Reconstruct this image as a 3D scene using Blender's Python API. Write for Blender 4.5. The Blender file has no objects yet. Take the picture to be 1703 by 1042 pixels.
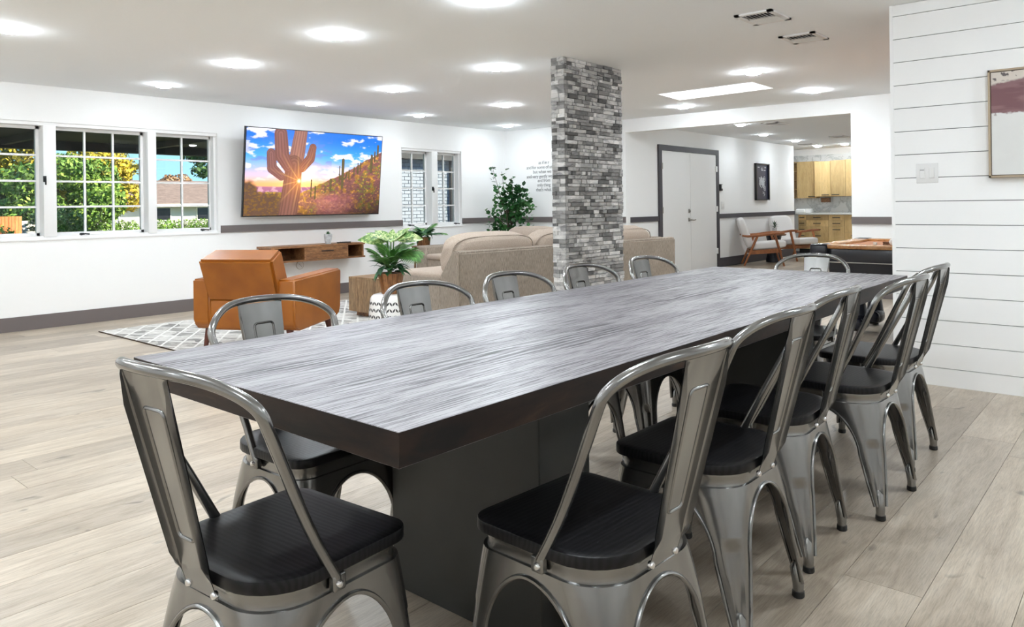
import bpy, bmesh, math, random
import numpy as np
from mathutils import Vector, Matrix
random.seed(7); rng = np.random.default_rng(7)
PI = math.pi; R = math.radians
scene = bpy.context.scene
col = scene.collection

# ---------------------------------------------------------------- camera, sky, sun, exposure
YAW, ROLL, F, CY, HC = 0.71271, -0.013137, 1252.44, 341.39, 1.1716
cd = bpy.data.cameras.new('camera'); cam = bpy.data.objects.new('camera', cd); col.objects.link(cam)
fw = Vector((math.cos(YAW), math.sin(YAW), 0)); rt = Vector((math.sin(YAW), -math.cos(YAW), 0)); up = rt.cross(fw)
r2 = rt*math.cos(ROLL) + up*math.sin(ROLL); u2 = -rt*math.sin(ROLL) + up*math.cos(ROLL)
m = Matrix((r2, u2, -fw)).transposed().to_4x4(); m.translation = (0, 0, HC)
cam.matrix_world = m
cd.sensor_width = 36; cd.sensor_fit = 'HORIZONTAL'; cd.lens = F/1703*36
cd.shift_y = -(521-CY)/1703; cd.clip_start = .02; cd.clip_end = 300
scene.camera = cam
scene.view_settings.view_transform = 'Standard'; scene.view_settings.look = 'None'
scene.view_settings.gamma = 1; scene.view_settings.use_curve_mapping = False
scene.view_settings.exposure = 0.85
scene.cycles.max_bounces = 14; scene.cycles.diffuse_bounces = 12; scene.cycles.glossy_bounces = 5
scene.cycles.transparent_max_bounces = 12; scene.cycles.sample_clamp_indirect = 6; scene.cycles.caustics_reflective = False
scene.cycles.caustics_refractive = False; scene.cycles.use_denoising = True
world = bpy.data.worlds.new('sky'); scene.world = world; world.use_nodes = True
wn = world.node_tree; bg = wn.nodes['Background']
tc = wn.nodes.new('ShaderNodeTexCoord'); sx = wn.nodes.new('ShaderNodeSeparateXYZ'); rp = wn.nodes.new('ShaderNodeValToRGB')
wn.links.new(tc.outputs['Generated'], sx.inputs[0]); wn.links.new(sx.outputs[2], rp.inputs[0]); wn.links.new(rp.outputs[0], bg.inputs[0])
rp.color_ramp.elements[0].position = 0.0; rp.color_ramp.elements[0].color = (.30, .58, .70, 1)
rp.color_ramp.elements[1].position = 0.5; rp.color_ramp.elements[1].color = (.18, .42, .72, 1)
bg.inputs[1].default_value = 1.0
sd = bpy.data.lights.new('sun', 'SUN'); sd.energy = 8.0; sd.angle = R(1); sd.color = (1, .86, .62)
so = bpy.data.objects.new('sun', sd); col.objects.link(so)
so.rotation_euler = Vector((-.55, .62, -.5)).to_track_quat('-Z', 'Y').to_euler()
LAMP_W = 12.0

# ---------------------------------------------------------------- node material helpers
def mat(name, color=(.8, .8, .8), rough=.5, metal=0.0, spec=.5, coat=0.0):
    m = bpy.data.materials.new(name); m.use_nodes = True
    b = m.node_tree.nodes['Principled BSDF']
    b.inputs['Base Color'].default_value = (*color, 1); b.inputs['Roughness'].default_value = rough
    b.inputs['Metallic'].default_value = metal; b.inputs['Specular IOR Level'].default_value = spec
    b.inputs['Coat Weight'].default_value = coat
    return m
class N:
    def __init__(s, m): s.t = m.node_tree; s.b = s.t.nodes['Principled BSDF']; s.m = m
    def n(s, typ, **kw):
        nd = s.t.nodes.new('ShaderNode'+typ)
        for k, v in kw.items():
            if k in nd.inputs.keys(): s.set(nd.inputs[k], v)
            else: setattr(nd, k, v)
        return nd
    def set(s, sock, v):
        if isinstance(v, bpy.types.NodeSocket): s.t.links.new(v, sock)
        else: sock.default_value = v
    def l(s, a, b): s.t.links.new(a, b)
    def coord(s, scale=(1, 1, 1), rand=0.0, kind='Object', rot=(0, 0, 0)):
        c = s.n('TexCoord'); mp = s.n('Mapping'); s.l(c.outputs[kind], mp.inputs[0])
        mp.inputs['Scale'].default_value = scale; mp.inputs['Rotation'].default_value = rot
        if rand:
            oi = s.n('ObjectInfo'); ml = s.n('Math', operation='MULTIPLY'); s.l(oi.outputs['Random'], ml.inputs[0]); ml.inputs[1].default_value = rand
            cx = s.n('CombineXYZ'); s.l(ml.outputs[0], cx.inputs[0]); s.l(ml.outputs[0], cx.inputs[1]); s.l(ml.outputs[0], cx.inputs[2]); s.l(cx.outputs[0], mp.inputs[1])
        return mp.outputs[0]
    def noise(s, vec, scale, detail=4, rough=.5, dist=0.0):
        t = s.n('TexNoise'); s.l(vec, t.inputs['Vector']); t.inputs['Scale'].default_value = scale; t.inputs['Detail'].default_value = detail
        t.inputs['Roughness'].default_value = rough; t.inputs['Distortion'].default_value = dist; return t.outputs['Fac']
    def ramp(s, fac, stops, interp='LINEAR'):
        r = s.n('ValToRGB'); s.l(fac, r.inputs[0]); cr = r.color_ramp; cr.interpolation = interp
        while len(cr.elements) < len(stops): cr.elements.new(.5)
        for e, (p, c) in zip(cr.elements, stops):
            e.position = p; e.color = (*c, 1) if len(c) == 3 else c
        return r.outputs[0]
    def mix(s, a, b, fac, mode='MIX'):
        x = s.n('Mix', data_type='RGBA', blend_type=mode); s.set(x.inputs[0], fac); s.set(x.inputs[6], a); s.set(x.inputs[7], b); return x.outputs[2]
    def math(s, op, a, b=0.0):
        x = s.n('Math', operation=op); s.set(x.inputs[0], a); s.set(x.inputs[1], b); return x.outputs[0]
    def rand(s):
        oi = s.n('ObjectInfo'); ge = s.n('NewGeometry')
        return s.math('FRACT', s.math('ADD', oi.outputs['Random'], ge.outputs['Random Per Island']))
    def bump(s, h, strength=.2, dist=.01):
        b = s.n('Bump'); b.inputs['Strength'].default_value = strength; b.inputs['Distance'].default_value = dist
        s.l(h, b.inputs['Height']); s.l(b.outputs[0], s.b.inputs['Normal']); return b
    def color(s, c): s.l(c, s.b.inputs['Base Color'])
    def rough(s, c): s.l(c, s.b.inputs['Roughness'])
def g3(v): return (v, v, v)
def v4(c): return (*c, 1)

M = {}
M['wall'] = mat('wall_white', (.90, .90, .90), .75, spec=.2); n = N(M['wall']); n.bump(n.noise(n.coord((1, 1, 1)), 90, 3), .08, .004)
M['ceil'] = mat('ceiling_white', (.90, .93, .96), .85, spec=.1); n = N(M['ceil']); n.bump(n.noise(n.coord((1, 1, 1)), 60, 3), .08, .004)
M['ship'] = mat('shiplap_white', (.92, .925, .93), .45, spec=.3)
M['dark'] = mat('dark_gap', (.05, .05, .055), .8)
M['gap'] = mat('board_gap_gray', (.16, .17, .18), .8)
M['trim'] = mat('trim_gray_brown', (.15, .128, .125), .5)
M['trimd'] = mat('door_trim_charcoal', (.06, .055, .065), .5)
M['white'] = mat('white_paint', (.86, .86, .86), .35)
M['plastic_white'] = mat('white_plastic', (.8, .8, .8), .3)
M['black'] = mat('black_plastic', (.012, .012, .014), .35)
M['blackgloss'] = mat('black_gloss_wood', (.012, .013, .02), .18)
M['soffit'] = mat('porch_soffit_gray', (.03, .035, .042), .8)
M['rubber'] = mat('black_rubber', (.01, .01, .01), .5)
M['chrome'] = mat('zinc_bolt', (.75, .75, .75), .2, 1.0)
M['nickel'] = mat('brushed_nickel', (.35, .33, .31), .3, 1.0)

def wood(name, c0, c1, c2, rough=.45, scale=(1.2, 14, 14), rnd=7.0, bstr=.15, spec=.5, dark=.5, axis=None):
    m = mat(name, c1, rough, spec=spec); n = N(m)
    v = n.coord(scale, rnd)
    a = n.noise(v, 2.0, 6, .62, 1.2)
    f = n.noise(n.coord(tuple(x*5 for x in scale), rnd), 3.0, 4, .6)
    base = n.ramp(a, [(.3, c0), (.52, c1), (.72, c2)])
    grain = n.ramp(f, [(.35, g3(1-dark)), (.6, g3(1))])
    c = n.mix(base, grain, 1.0, 'MULTIPLY')
    tint = n.ramp(n.rand(), [(0, g3(.72)), (.5, g3(.95)), (1, g3(1.12))])
    n.color(n.mix(c, tint, 1.0, 'MULTIPLY')); n.bump(f, bstr, .003)
    return m
# floor: pale oak laminate
m = M['floor'] = mat('oak_laminate', (.5, .43, .35), .34, spec=.45); n = N(m)
v = n.coord((1.1, 8, 8), 9.0)
a = n.noise(v, 2.0, 9, .72, 1.2); f = n.noise(n.coord((7, 130, 130), 9.0), 2.0, 4, .7)
k = n.noise(n.coord((2.6, 6.0, 3), 17.0), 2.2, 2, .5, .4)
cl = n.noise(n.coord((1.2, 2.5, 2), 23.0), 1.6, 3, .5)
base = n.ramp(a, [(.26, (.33, .265, .20)), (.5, (.485, .415, .335)), (.72, (.575, .51, .43))])
base = n.mix(base, n.ramp(f, [(.34, g3(.80)), (.56, g3(1.04))]), 1.0, 'MULTIPLY')
base = n.mix(base, n.ramp(cl, [(.35, (.86, .85, .84)), (.6, g3(1.04))]), 1.0, 'MULTIPLY')
base = n.mix(base, n.ramp(k, [(.68, g3(1)), (.76, g3(.5))]), 1.0, 'MULTIPLY')
n.color(n.mix(base, n.ramp(n.rand(), [(0, (.76, .74, .72)), (.45, (.97, .96, .95)), (1, (1.14, 1.13, 1.11))]), 1.0, 'MULTIPLY'))
n.bump(f, .12, .002)
# dining table top: espresso oak with wire brushed grey grain
m = M['table'] = mat('dark_brushed_oak', (.06, .05, .05), .3, spec=.6, coat=.0); n = N(m)
v = n.coord((.55, 6.5, 6.5), 0.0)
w = n.n('TexWave', wave_type='BANDS', bands_direction='Y'); n.l(n.coord((.22, 1, 1)), w.inputs[0]); w.inputs['Scale'].default_value = 13; w.inputs['Distortion'].default_value = 11; w.inputs['Detail'].default_value = 2; w.inputs['Detail Scale'].default_value = .7
a = n.noise(n.coord((.5, 5, 5)), 2.2, 6, .6, .6); f = n.noise(n.coord((2.2, 70, 70)), 2.5, 5, .7); big = n.noise(n.coord((.6, 3, 3)), 1.7, 2, .5)
streak = n.ramp(f, [(.40, g3(0)), (.54, g3(1))])
wm = n.mix(v4((.8, .8, .8)), w.outputs['Fac'], n.ramp(big, [(.52, g3(0)), (.62, g3(1))]))
mixf = n.math('ADD', n.math('MULTIPLY', wm, .30), n.math('MULTIPLY', a, .55)); mixf = n.math('ADD', mixf, n.math('MULTIPLY', streak, .30))
n.color(n.ramp(mixf, [(.36, (.012, .010, .013)), (.55, (.075, .068, .078)), (.82, (.27, .255, .275))]))
n.rough(n.ramp(mixf, [(.4, g3(.55)), (.9, g3(.36))])); n.bump(mixf, .12, .002)
m = M['tableside'] = mat('dark_oak_edge', (.03, .022, .02), .5, spec=.25); n = N(m)
a = n.noise(n.coord((2, 2, 9)), 2.2, 5, .6, .5); n.color(n.ramp(a, [(.35, (.005, .004, .004)), (.58, (.020, .011, .008)), (.8, (.055, .030, .018))]))
n.bump(n.noise(n.coord((3, 3, 60)), 3, 4), .15, .002)
M['pedestal'] = mat('charcoal_pedestal', (.055, .055, .052), .5); n = N(M['pedestal']); n.color(n.ramp(n.noise(n.coord(), 3, 4), [(.3, (.022, .022, .020)), (.7, (.042, .042, .038))]))
m = M['seat'] = mat('black_stained_seat', (.02, .02, .022), .38, spec=.28); n = N(m)
w = n.n('TexWave', wave_type='BANDS', bands_direction='Y'); n.l(n.coord((.16, 1, 1), 5.0), w.inputs[0]); w.inputs['Scale'].default_value = 24; w.inputs['Distortion'].default_value = 9; w.inputs['Detail'].default_value = 3; w.inputs['Detail Scale'].default_value = .6
f = n.noise(n.coord((3, 60, 3), 5.0), 3, 4, .7)
n.color(n.ramp(w.outputs['Fac'], [(.1, (.0015, .0015, .002)), (.8, (.008, .0075, .009))])); n.bump(n.mix(w.outputs['Fac'], f, .5), .14, .002)
m = M['metal'] = mat('gunmetal_lacquer', (.3, .3, .3), .24, .95, coat=.35); n = N(m)
n.color(n.ramp(n.noise(n.coord((3, 3, .7)), 4, 3), [(.3, (.19, .187, .183)), (.7, (.29, .287, .28))]))
M['lead'] = mat('window_latch_metal', (.03, .032, .035), .4, .6)
m = M['leather'] = mat('cognac_leather', (.42, .15, .03), .36, spec=.5); n = N(m)
n.color(n.ramp(n.noise(n.coord(), 4, 4), [(.3, (.25, .072, .006)), (.7, (.36, .115, .010))])); n.bump(n.noise(n.coord(), 220, 2), .1, .001)
M['redwood'] = mat('mahogany_leg', (.09, .018, .008), .35)
m = M['fabric'] = mat('beige_chenille', (.5, .43, .36), .9, spec=.15); n = N(m)
f = n.noise(n.coord((50, 50, 7)), 3, 4, .6); a = n.noise(n.coord((2, 2, 2)), 2, 3)
c = n.ramp(f, [(.3, (.20, .165, .135)), (.55, (.34, .285, .235)), (.8, (.46, .40, .34))])
n.color(n.mix(c, n.ramp(a, [(.3, g3(.9)), (.7, g3(1.08))]), 1.0, 'MULTIPLY')); n.bump(f, .35, .004)
m = M['fabricl'] = mat('beige_cushion', (.58, .49, .42), .9, spec=.15); n = N(m)
f = n.noise(n.coord((30, 30, 30)), 4, 4, .6); n.color(n.ramp(f, [(.3, (.38, .305, .25)), (.7, (.52, .435, .365))])); n.bump(f, .3, .004)
m = M['cream'] = mat('white_boucle', (.78, .76, .75), .9, spec=.1); n = N(m); n.bump(n.noise(n.coord(), 150, 2), .3, .003)
M['oak'] = wood('walnut_box_planks', (.22, .115, .05), (.37, .22, .105), (.50, .32, .17), scale=(9, 9, 1.1), rnd=3)
M['shelf'] = wood('rustic_shelf_wood', (.12, .045, .018), (.30, .135, .052), (.44, .22, .095), scale=(1.5, 12, 12), rnd=3)
M['teak'] = wood('teak_chair_frame', (.24, .07, .02), (.36, .12, .035), (.46, .17, .05), scale=(4, 4, 4), rnd=3, dark=.3)
M['potwood'] = wood('slatted_pot_wood', (.16, .06, .02), (.30, .13, .045), (.42, .21, .09), scale=(10, 10, 1.2), rnd=5)
M['maple'] = wood('maple_cabinet', (.50, .33, .13), (.60, .41, .18), (.67, .48, .23), scale=(6, 6, 1), rnd=3, dark=.12)
M['poolrail'] = wood('honey_pool_rail', (.42, .17, .05), (.6, .28, .1), (.7, .38, .16), scale=(1, 6, 6), rnd=3, dark=.2, rough=.25)
M['felt'] = mat('camel_felt', (.45, .2, .1), .9)
M['fence'] = wood('cedar_gate', (.6, .16, .05), (.75, .26, .1), (.85, .36, .16), scale=(9, 9, 1), rnd=3, dark=.25)
# stone veneer
m = M['stone'] = mat('stacked_stone', (.3, .3, .3), .85, spec=.25); n = N(m)
v = n.coord((1, 1, 2.2), 31.0); a = n.noise(v, 7, 6, .6, 1.5)
tone = n.ramp(n.rand(), [(0, g3(.10)), (.2, g3(.22)), (.4, g3(.36)), (.75, g3(.50)), (1, g3(.72))])
vein = n.ramp(a, [(.34, (.5, .5, .52)), (.5, (1, 1, 1)), (.66, (1.15, 1.14, 1.12)), (.7, (1.6, 1.6, 1.58))])
n.color(n.mix(n.mix(tone, vein, 1.0, 'MULTIPLY'), v4((1, .985, .975)), 1.0, 'MULTIPLY')); n.bump(a, .5, .01)
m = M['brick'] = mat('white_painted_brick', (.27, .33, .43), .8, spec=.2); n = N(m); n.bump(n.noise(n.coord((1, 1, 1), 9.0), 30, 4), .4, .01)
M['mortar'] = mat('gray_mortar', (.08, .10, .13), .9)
m = M['rug'] = mat('herringbone_rug', (.6, .58, .55), .95, spec=.1); n = N(m)
def stripes(rot, sc, lo):
    w = n.n('TexWave', wave_type='BANDS', bands_direction='X'); n.l(n.coord((1, 1, 1), rot=(0, 0, R(rot))), w.inputs[0]); w.inputs['Scale'].default_value = sc; w.inputs['Distortion'].default_value = .25
    return n.ramp(w.outputs['Fac'], [(lo, g3(0)), (lo+.05, g3(1))])
chk = n.n('TexVoronoi', feature='F1', distance='MANHATTAN'); n.l(n.coord((3.2, 2.1, 1), rot=(0, 0, R(31))), chk.inputs['Vector']); chk.inputs['Scale'].default_value = 2.4
streak = n.noise(n.coord((5, 34, 1)), 2.4, 5, .7)
c = n.mix(n.ramp(chk.outputs['Color'], [(.2, (.30, .29, .28)), (.45, (.56, .54, .51)), (.8, (.70, .68, .65))]), n.ramp(streak, [(.38, g3(.55)), (.55, g3(1.05))]), 1.0, 'MULTIPLY')
c = n.mix(c, v4((.74, .73, .70)), stripes(38, 2.1, .93)); c = n.mix(c, v4((.74, .73, .70)), stripes(-22, 1.5, .94)); n.color(c)
n.bump(streak, .3, .006)
M['rugedge'] = mat('rug_binding', (.05, .03, .02), .9)
m = M['marble'] = mat('marble_splash', (.72, .74, .75), .25); n = N(m); n.color(n.ramp(n.noise(n.coord((1, 1, 1)), 2.2, 7, .6, 2.2), [(.44, (.66, .69, .70)), (.49, (.48, .51, .52)), (.52, (.74, .76, .77))]))
M['quartz'] = mat('quartz_counter', (.6, .6, .58), .2)
M['ceramic'] = mat('white_ceramic', (.85, .85, .84), .2, coat=.3)
m = M['concrete'] = mat('pale_concrete', (.5, .51, .52), .7); n = N(m); n.color(n.ramp(n.noise(n.coord(), 25, 4), [(.3, (.38, .39, .4)), (.7, (.62, .63, .64))]))
def leafmat(name, a, b, c, sc=9, rough=.45):
    m = mat(name, b, rough, spec=.4); n = N(m)
    n.color(n.mix(n.ramp(n.noise(n.coord((1, 1, 1), 5.0), sc, 3), [(.35, a), (.55, b), (.75, c)]), n.ramp(n.rand(), [(0, g3(.6)), (1, g3(1.3))]), 1.0, 'MULTIPLY')); return m
M['leafdark'] = leafmat('dark_leaf', (.012, .06, .022), (.025, .11, .035), (.06, .2, .06))
M['leafmid'] = leafmat('palm_leaf', (.05, .15, .03), (.1, .26, .06), (.2, .38, .1))
m = M['variegated'] = mat('variegated_leaf', (.3, .4, .1), .4); n = N(m)
n.color(n.ramp(n.noise(n.coord((1, 1, 1), 5.0), 26, 3, .6, 1.0), [(.42, (.07, .17, .04)), (.52, (.28, .42, .12)), (.6, (.62, .68, .36))]))
M['leaftree'] = leafmat('fig_leaf', (.015, .075, .025), (.04, .16, .04), (.12, .3, .09), 4)
M['bark'] = mat('bark', (.07, .05, .035), .9)
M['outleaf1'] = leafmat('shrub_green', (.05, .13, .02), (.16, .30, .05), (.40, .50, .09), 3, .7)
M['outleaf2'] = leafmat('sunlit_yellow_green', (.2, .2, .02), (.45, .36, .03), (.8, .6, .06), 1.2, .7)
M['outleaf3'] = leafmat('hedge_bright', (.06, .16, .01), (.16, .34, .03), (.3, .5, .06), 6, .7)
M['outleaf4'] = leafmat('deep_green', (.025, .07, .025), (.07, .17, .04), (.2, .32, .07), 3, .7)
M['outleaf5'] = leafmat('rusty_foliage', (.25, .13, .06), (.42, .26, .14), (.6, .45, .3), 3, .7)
m = M['roof'] = mat('shingle_roof', (.3, .22, .19), .9); n = N(m); n.color(n.mix(n.ramp(n.noise(n.coord((2, 2, 9)), 3, 5, .7), [(.3, (.12, .085, .075)), (.7, (.25, .19, .165))]), v4((1, 1, 1)), 0.0))
M['stucco'] = mat('white_stucco', (.72, .72, .76), .9, spec=.1)
m = M['grass'] = mat('grass', (.07, .12, .03), .95); n = N(m); n.color(n.ramp(n.noise(n.coord(), 1.3, 6), [(.3, (.05, .09, .02)), (.7, (.2, .22, .1))]))
def emis(name, color, s):
    m = bpy.data.materials.new(name); m.use_nodes = True; t = m.node_tree; t.nodes.remove(t.nodes['Principled BSDF'])
    e = t.nodes.new('ShaderNodeEmission'); e.inputs[0].default_value = (*color, 1); e.inputs[1].default_value = s
    t.links.new(e.outputs[0], t.nodes['Material Output'].inputs[0]); return m
M['lamp'] = emis('lamp_glow', (1, .99, .97), 6.0); M['skyl'] = emis('skylight_glow', (1, 1, 1), 1.6)
M['ucl'] = emis('under_cabinet_glow', (1, .9, .7), 3)
m = M['glass'] = bpy.data.materials.new('window_glass'); m.use_nodes = True; t = m.node_tree; t.nodes.remove(t.nodes['Principled BSDF'])
tr = t.nodes.new('ShaderNodeBsdfTransparent'); gl = t.nodes.new('ShaderNodeBsdfGlossy'); gl.inputs['Roughness'].default_value = .01
fr = t.nodes.new('ShaderNodeFresnel'); fr.inputs[0].default_value = 1.35; mx = t.nodes.new('ShaderNodeMixShader')
t.links.new(fr.outputs[0], mx.inputs[0]); t.links.new(tr.outputs[0], mx.inputs[1]); t.links.new(gl.outputs[0], mx.inputs[2]); t.links.new(mx.outputs[0], t.nodes['Material Output'].inputs[0])
# painted picture on a mesh: colour attribute, lit or emitting
def attrmat(name, emit=0.0):
    m = mat(name, (.5, .5, .5), .6); t = m.node_tree; a = t.nodes.new('ShaderNodeAttribute'); a.attribute_name = 'Col'; b = t.nodes['Principled BSDF']
    if emit:
        b.inputs['Base Color'].default_value = (.01, .01, .01, 1); b.inputs['Roughness'].default_value = .25
        t.links.new(a.outputs[0], b.inputs['Emission Color']); b.inputs['Emission Strength'].default_value = emit
    else: t.links.new(a.outputs[0], b.inputs['Base Color'])
    return m
M['screen'] = attrmat('tv_picture', .95); M['canvas'] = attrmat('canvas_paint')

# ---------------------------------------------------------------- geometry helpers
class G:
    def __init__(s): s.v = []; s.f = []
    def add(s, vs, fs, mt=None):
        o = len(s.v)
        s.v += [tuple(mt @ Vector(p)) if mt else tuple(p) for p in vs]
        s.f += [tuple(i+o for i in q) for q in fs]; return s
    def box(s, x0, x1, y0, y1, z0, z1, mt=None):
        return s.add([(x0, y0, z0), (x1, y0, z0), (x1, y1, z0), (x0, y1, z0), (x0, y0, z1), (x1, y0, z1), (x1, y1, z1), (x0, y1, z1)],
                     [(3, 2, 1, 0), (4, 5, 6, 7), (0, 1, 5, 4), (1, 2, 6, 5), (2, 3, 7, 6), (3, 0, 4, 7)], mt)
    def rbox(s, x0, x1, y0, y1, z0, z1, b=.01, seg=2, mt=None):
        bm = bmesh.new(); bmesh.ops.create_cube(bm, size=1)
        for v in bm.verts: v.co = Vector(((x0+x1)/2+v.co.x*(x1-x0), (y0+y1)/2+v.co.y*(y1-y0), (z0+z1)/2+v.co.z*(z1-z0)))
        bmesh.ops.bevel(bm, geom=bm.edges[:], offset=b, segments=seg, profile=.5, affect='EDGES')
        bm.verts.index_update(); s.add([v.co.copy() for v in bm.verts], [[v.index for v in f.verts] for f in bm.faces], mt); bm.free(); return s
    def prism(s, pts, axis, a, b, mt=None):  # pts 2d polygon extruded on axis
        def P(p, t): return {0: (t, p[0], p[1]), 1: (p[0], t, p[1]), 2: (p[0], p[1], t)}[axis]
        n = len(pts); vs = [P(p, a) for p in pts]+[P(p, b) for p in pts]
        return s.add(vs, [tuple(range(n)), tuple(range(2*n-1, n-1, -1))]+[(i, i+n, (i+1) % n+n, (i+1) % n) for i in range(n)], mt)
    def tube(s, path, r, seg=8, caps=True, mt=None, closed=False):
        path = [Vector(p) for p in path]; n = len(path); rs = r if hasattr(r, '__len__') else [r]*n
        vs = []; prev = None
        for i, p in enumerate(path):
            if closed: t = path[(i+1) % n]-path[i-1]
            else: t = path[min(i+1, n-1)]-path[max(i-1, 0)]
            t.normalize()
            if prev is None: a = Vector((0, 0, 1)) if abs(t.z) < .9 else Vector((1, 0, 0)); u = t.cross(a).normalized()
            else: u = (prev-t*prev.dot(t)); u = u.normalized() if u.length > 1e-6 else t.orthogonal().normalized()
            prev = u; w = t.cross(u)
            for j in range(seg):
                a = 2*PI*j/seg; vs.append(p+(u*math.cos(a)+w*math.sin(a))*rs[i])
        fs = []
        for i in range(n if closed else n-1):
            for j in range(seg):
                k = (i+1) % n; fs.append((i*seg+j, i*seg+(j+1) % seg, k*seg+(j+1) % seg, k*seg+j))
        if caps and not closed: fs += [tuple(range(seg-1, -1, -1)), tuple((n-1)*seg+j for j in range(seg))]
        return s.add(vs, fs, mt)
    def lathe(s, prof, seg=24, mt=None, cap=True):  # prof (r,z)
        n = len(prof); vs = [(r*math.cos(2*PI*j/seg), r*math.sin(2*PI*j/seg), z) for r, z in prof for j in range(seg)]
        fs = [(i*seg+j, i*seg+(j+1) % seg, (i+1)*seg+(j+1) % seg, (i+1)*seg+j) for i in range(n-1) for j in range(seg)]
        if cap: fs += [tuple(range(seg-1, -1, -1)), tuple((n-1)*seg+j for j in range(seg))]
        return s.add(vs, fs, mt)
    def grid(s, fn, nu, nv, mt=None):
        vs = [fn(i/(nu-1), j/(nv-1)) for j in range(nv) for i in range(nu)]
        fs = [(j*nu+i, j*nu+i+1, (j+1)*nu+i+1, (j+1)*nu+i) for j in range(nv-1) for i in range(nu-1)]
        return s.add(vs, fs, mt)
    def pillow(s, cx, cy, cz, sx, sy, sz, p=4.0, puff=.0, seg=14, mt=None, wob=0.0):
        vs = []; fs = []
        for a, (ax, sg) in enumerate([(0, 1), (0, -1), (1, 1), (1, -1), (2, 1), (2, -1)]):
            o = len(vs)
            for i in range(seg+1):
                for j in range(seg+1):
                    q = [0, 0, 0]; q[ax] = sg; q[(ax+1) % 3] = math.tan((i/seg*2-1)*PI/4); q[(ax+2) % 3] = math.tan((j/seg*2-1)*PI/4)
                    l = (abs(q[0])**p+abs(q[1])**p+abs(q[2])**p)**(1/p); q = [c/l for c in q]
                    w = 1+wob*math.sin(q[0]*9+cx*7)*math.cos(q[1]*7+q[2]*8+cx*3)
                    vs.append((cx+q[0]*sx/2*w, cy+q[1]*sy/2*w, cz+q[2]*sz/2*w))
            for i in range(seg):
                for j in range(seg):
                    c = (o+i*(seg+1)+j, o+(i+1)*(seg+1)+j, o+(i+1)*(seg+1)+j+1, o+i*(seg+1)+j+1); fs.append(c if sg > 0 else c[::-1])
        return s.add(vs, fs, mt)
def mesh(name, g, m, smooth=35, weld=False):
    me = bpy.data.meshes.new(name); me.from_pydata(g.v, [], g.f)
    if weld:
        bm = bmesh.new(); bm.from_mesh(me); bmesh.ops.remove_doubles(bm, verts=bm.verts, dist=1e-5); bmesh.ops.recalc_face_normals(bm, faces=bm.faces); bm.to_mesh(me); bm.free()
    me.materials.append(m)
    if smooth: me.shade_smooth(); me.set_sharp_from_angle(angle=R(smooth))
    me.update(); return me
def link(name, me, parent=None, loc=None, rot=None, scale=None):
    o = bpy.data.objects.new(name, me); col.objects.link(o); o.parent = parent
    if loc: o.location = loc
    if rot: o.rotation_euler = rot
    if scale: o.scale = scale
    return o
def part(name, g, m, parent=None, smooth=35, weld=False, loc=None, rot=None, stuff=False, label=None):
    o = link(name, mesh(name, g, m, smooth, weld), parent, loc, rot)
    if stuff: o['kind'] = 'stuff'
    if label: o['label'] = label
    return o
def thing(name, label, cat, loc=(0, 0, 0), rz=0.0, group=None):
    o = bpy.data.objects.new(name, None); o.empty_display_size = .05; col.objects.link(o); o.location = loc; o.rotation_euler = (0, 0, rz)
    o['label'] = label; o['category'] = cat
    if group: o['group'] = group
    return o
def tag(o, label, cat, group=None, kind=None):
    o['label'] = label; o['category'] = cat
    if group: o['group'] = group
    if kind: o['kind'] = kind
    return o
def struct(name, g, m, smooth=0):
    o = part(name, g, m, None, smooth); o['kind'] = 'structure'; return o
def sempty(name, loc=(0, 0, 0), rz=0):
    o = bpy.data.objects.new(name, None); col.objects.link(o); o.location = loc; o.rotation_euler = (0, 0, rz); o['kind'] = 'structure'; return o
def kids(o): return [c for c in bpy.data.objects if c.parent == o]
def copy_tree(o, loc, rz, label, group=None):
    r = o.copy(); col.objects.link(r); r.location = loc; r.rotation_euler = (0, 0, rz); r['label'] = label
    if group: r['group'] = group
    for c in kids(o):
        d = c.copy(); col.objects.link(d); d.parent = r
        for e in kids(c):
            h = e.copy(); col.objects.link(h); h.parent = d
    return r

# ---------------------------------------------------------------- room dimensions
H = 2.44; YW = 8.525; XB = 9.696; XS = 5.344; YS = 1.32; YD = 6.15; HE = 2.40
X0, Y0 = -2.6, -3.0
# floor slab and planks
fl = struct('floor', G().box(X0-.2, 18.4, Y0-.2, YW+.2, -.12, -.006), M['dark'])
PW, PL = .222, 1.83
cells = []
for k in range(-16, 37):
    y = .547+PW*k
    off = random.uniform(0, PL) if k != 0 else 2.461 % PL
    for j in range(-3, 12):
        x = j*PL+off
        if y < Y0 or y > YW: continue
        x1 = x+PL
        lim = 18.0
        if y+PW > YD+.01: lim = XB-.0
        a, b = max(x, X0), min(x1, lim); c, d = y, min(y+PW, YW)
        if b-a < .05 or d-c < .02: continue
        cells.append((a, b, c, d))
def area(c):
    mx_, my_ = (c[0]+c[1])/2, (c[2]+c[3])/2
    z = mx_*fw.x+my_*fw.y; l = mx_*rt.x+my_*rt.y
    if z < .3 or abs(l/z) > .78: return 0
    if mx_ > XS and my_ < YS and l/z > .42: return 0
    return (c[1]-c[0])*(c[3]-c[2])/z**3
cells.sort(key=area, reverse=True)
for c in cells[:299]:
    a, b, y, d = c; cx, cy = (a+b)/2, (y+d)/2; hx, hy = (b-a)/2-.0008, (d-y)/2-.0008
    part('plank', G().box(-hx, hx, -hy, hy, -.006, 0), M['floor'], fl, 0, loc=(cx, cy, 0))
g = G()
for a, b, y, d in cells[299:]: g.box(a+.0008, b-.0008, y+.0008, d-.0008, -.006, 0)
part('plank', g, M['floor'], fl, 0, stuff=True)
struct('ceiling', G().box(X0-.2, XB+.12, Y0-.2, YW+.22, H, H+.25), M['ceil'])
struct('ceiling_entry', G().box(XB+.12, 18.4, .8, 8.0, HE, HE+.3), M['ceil'])
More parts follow.
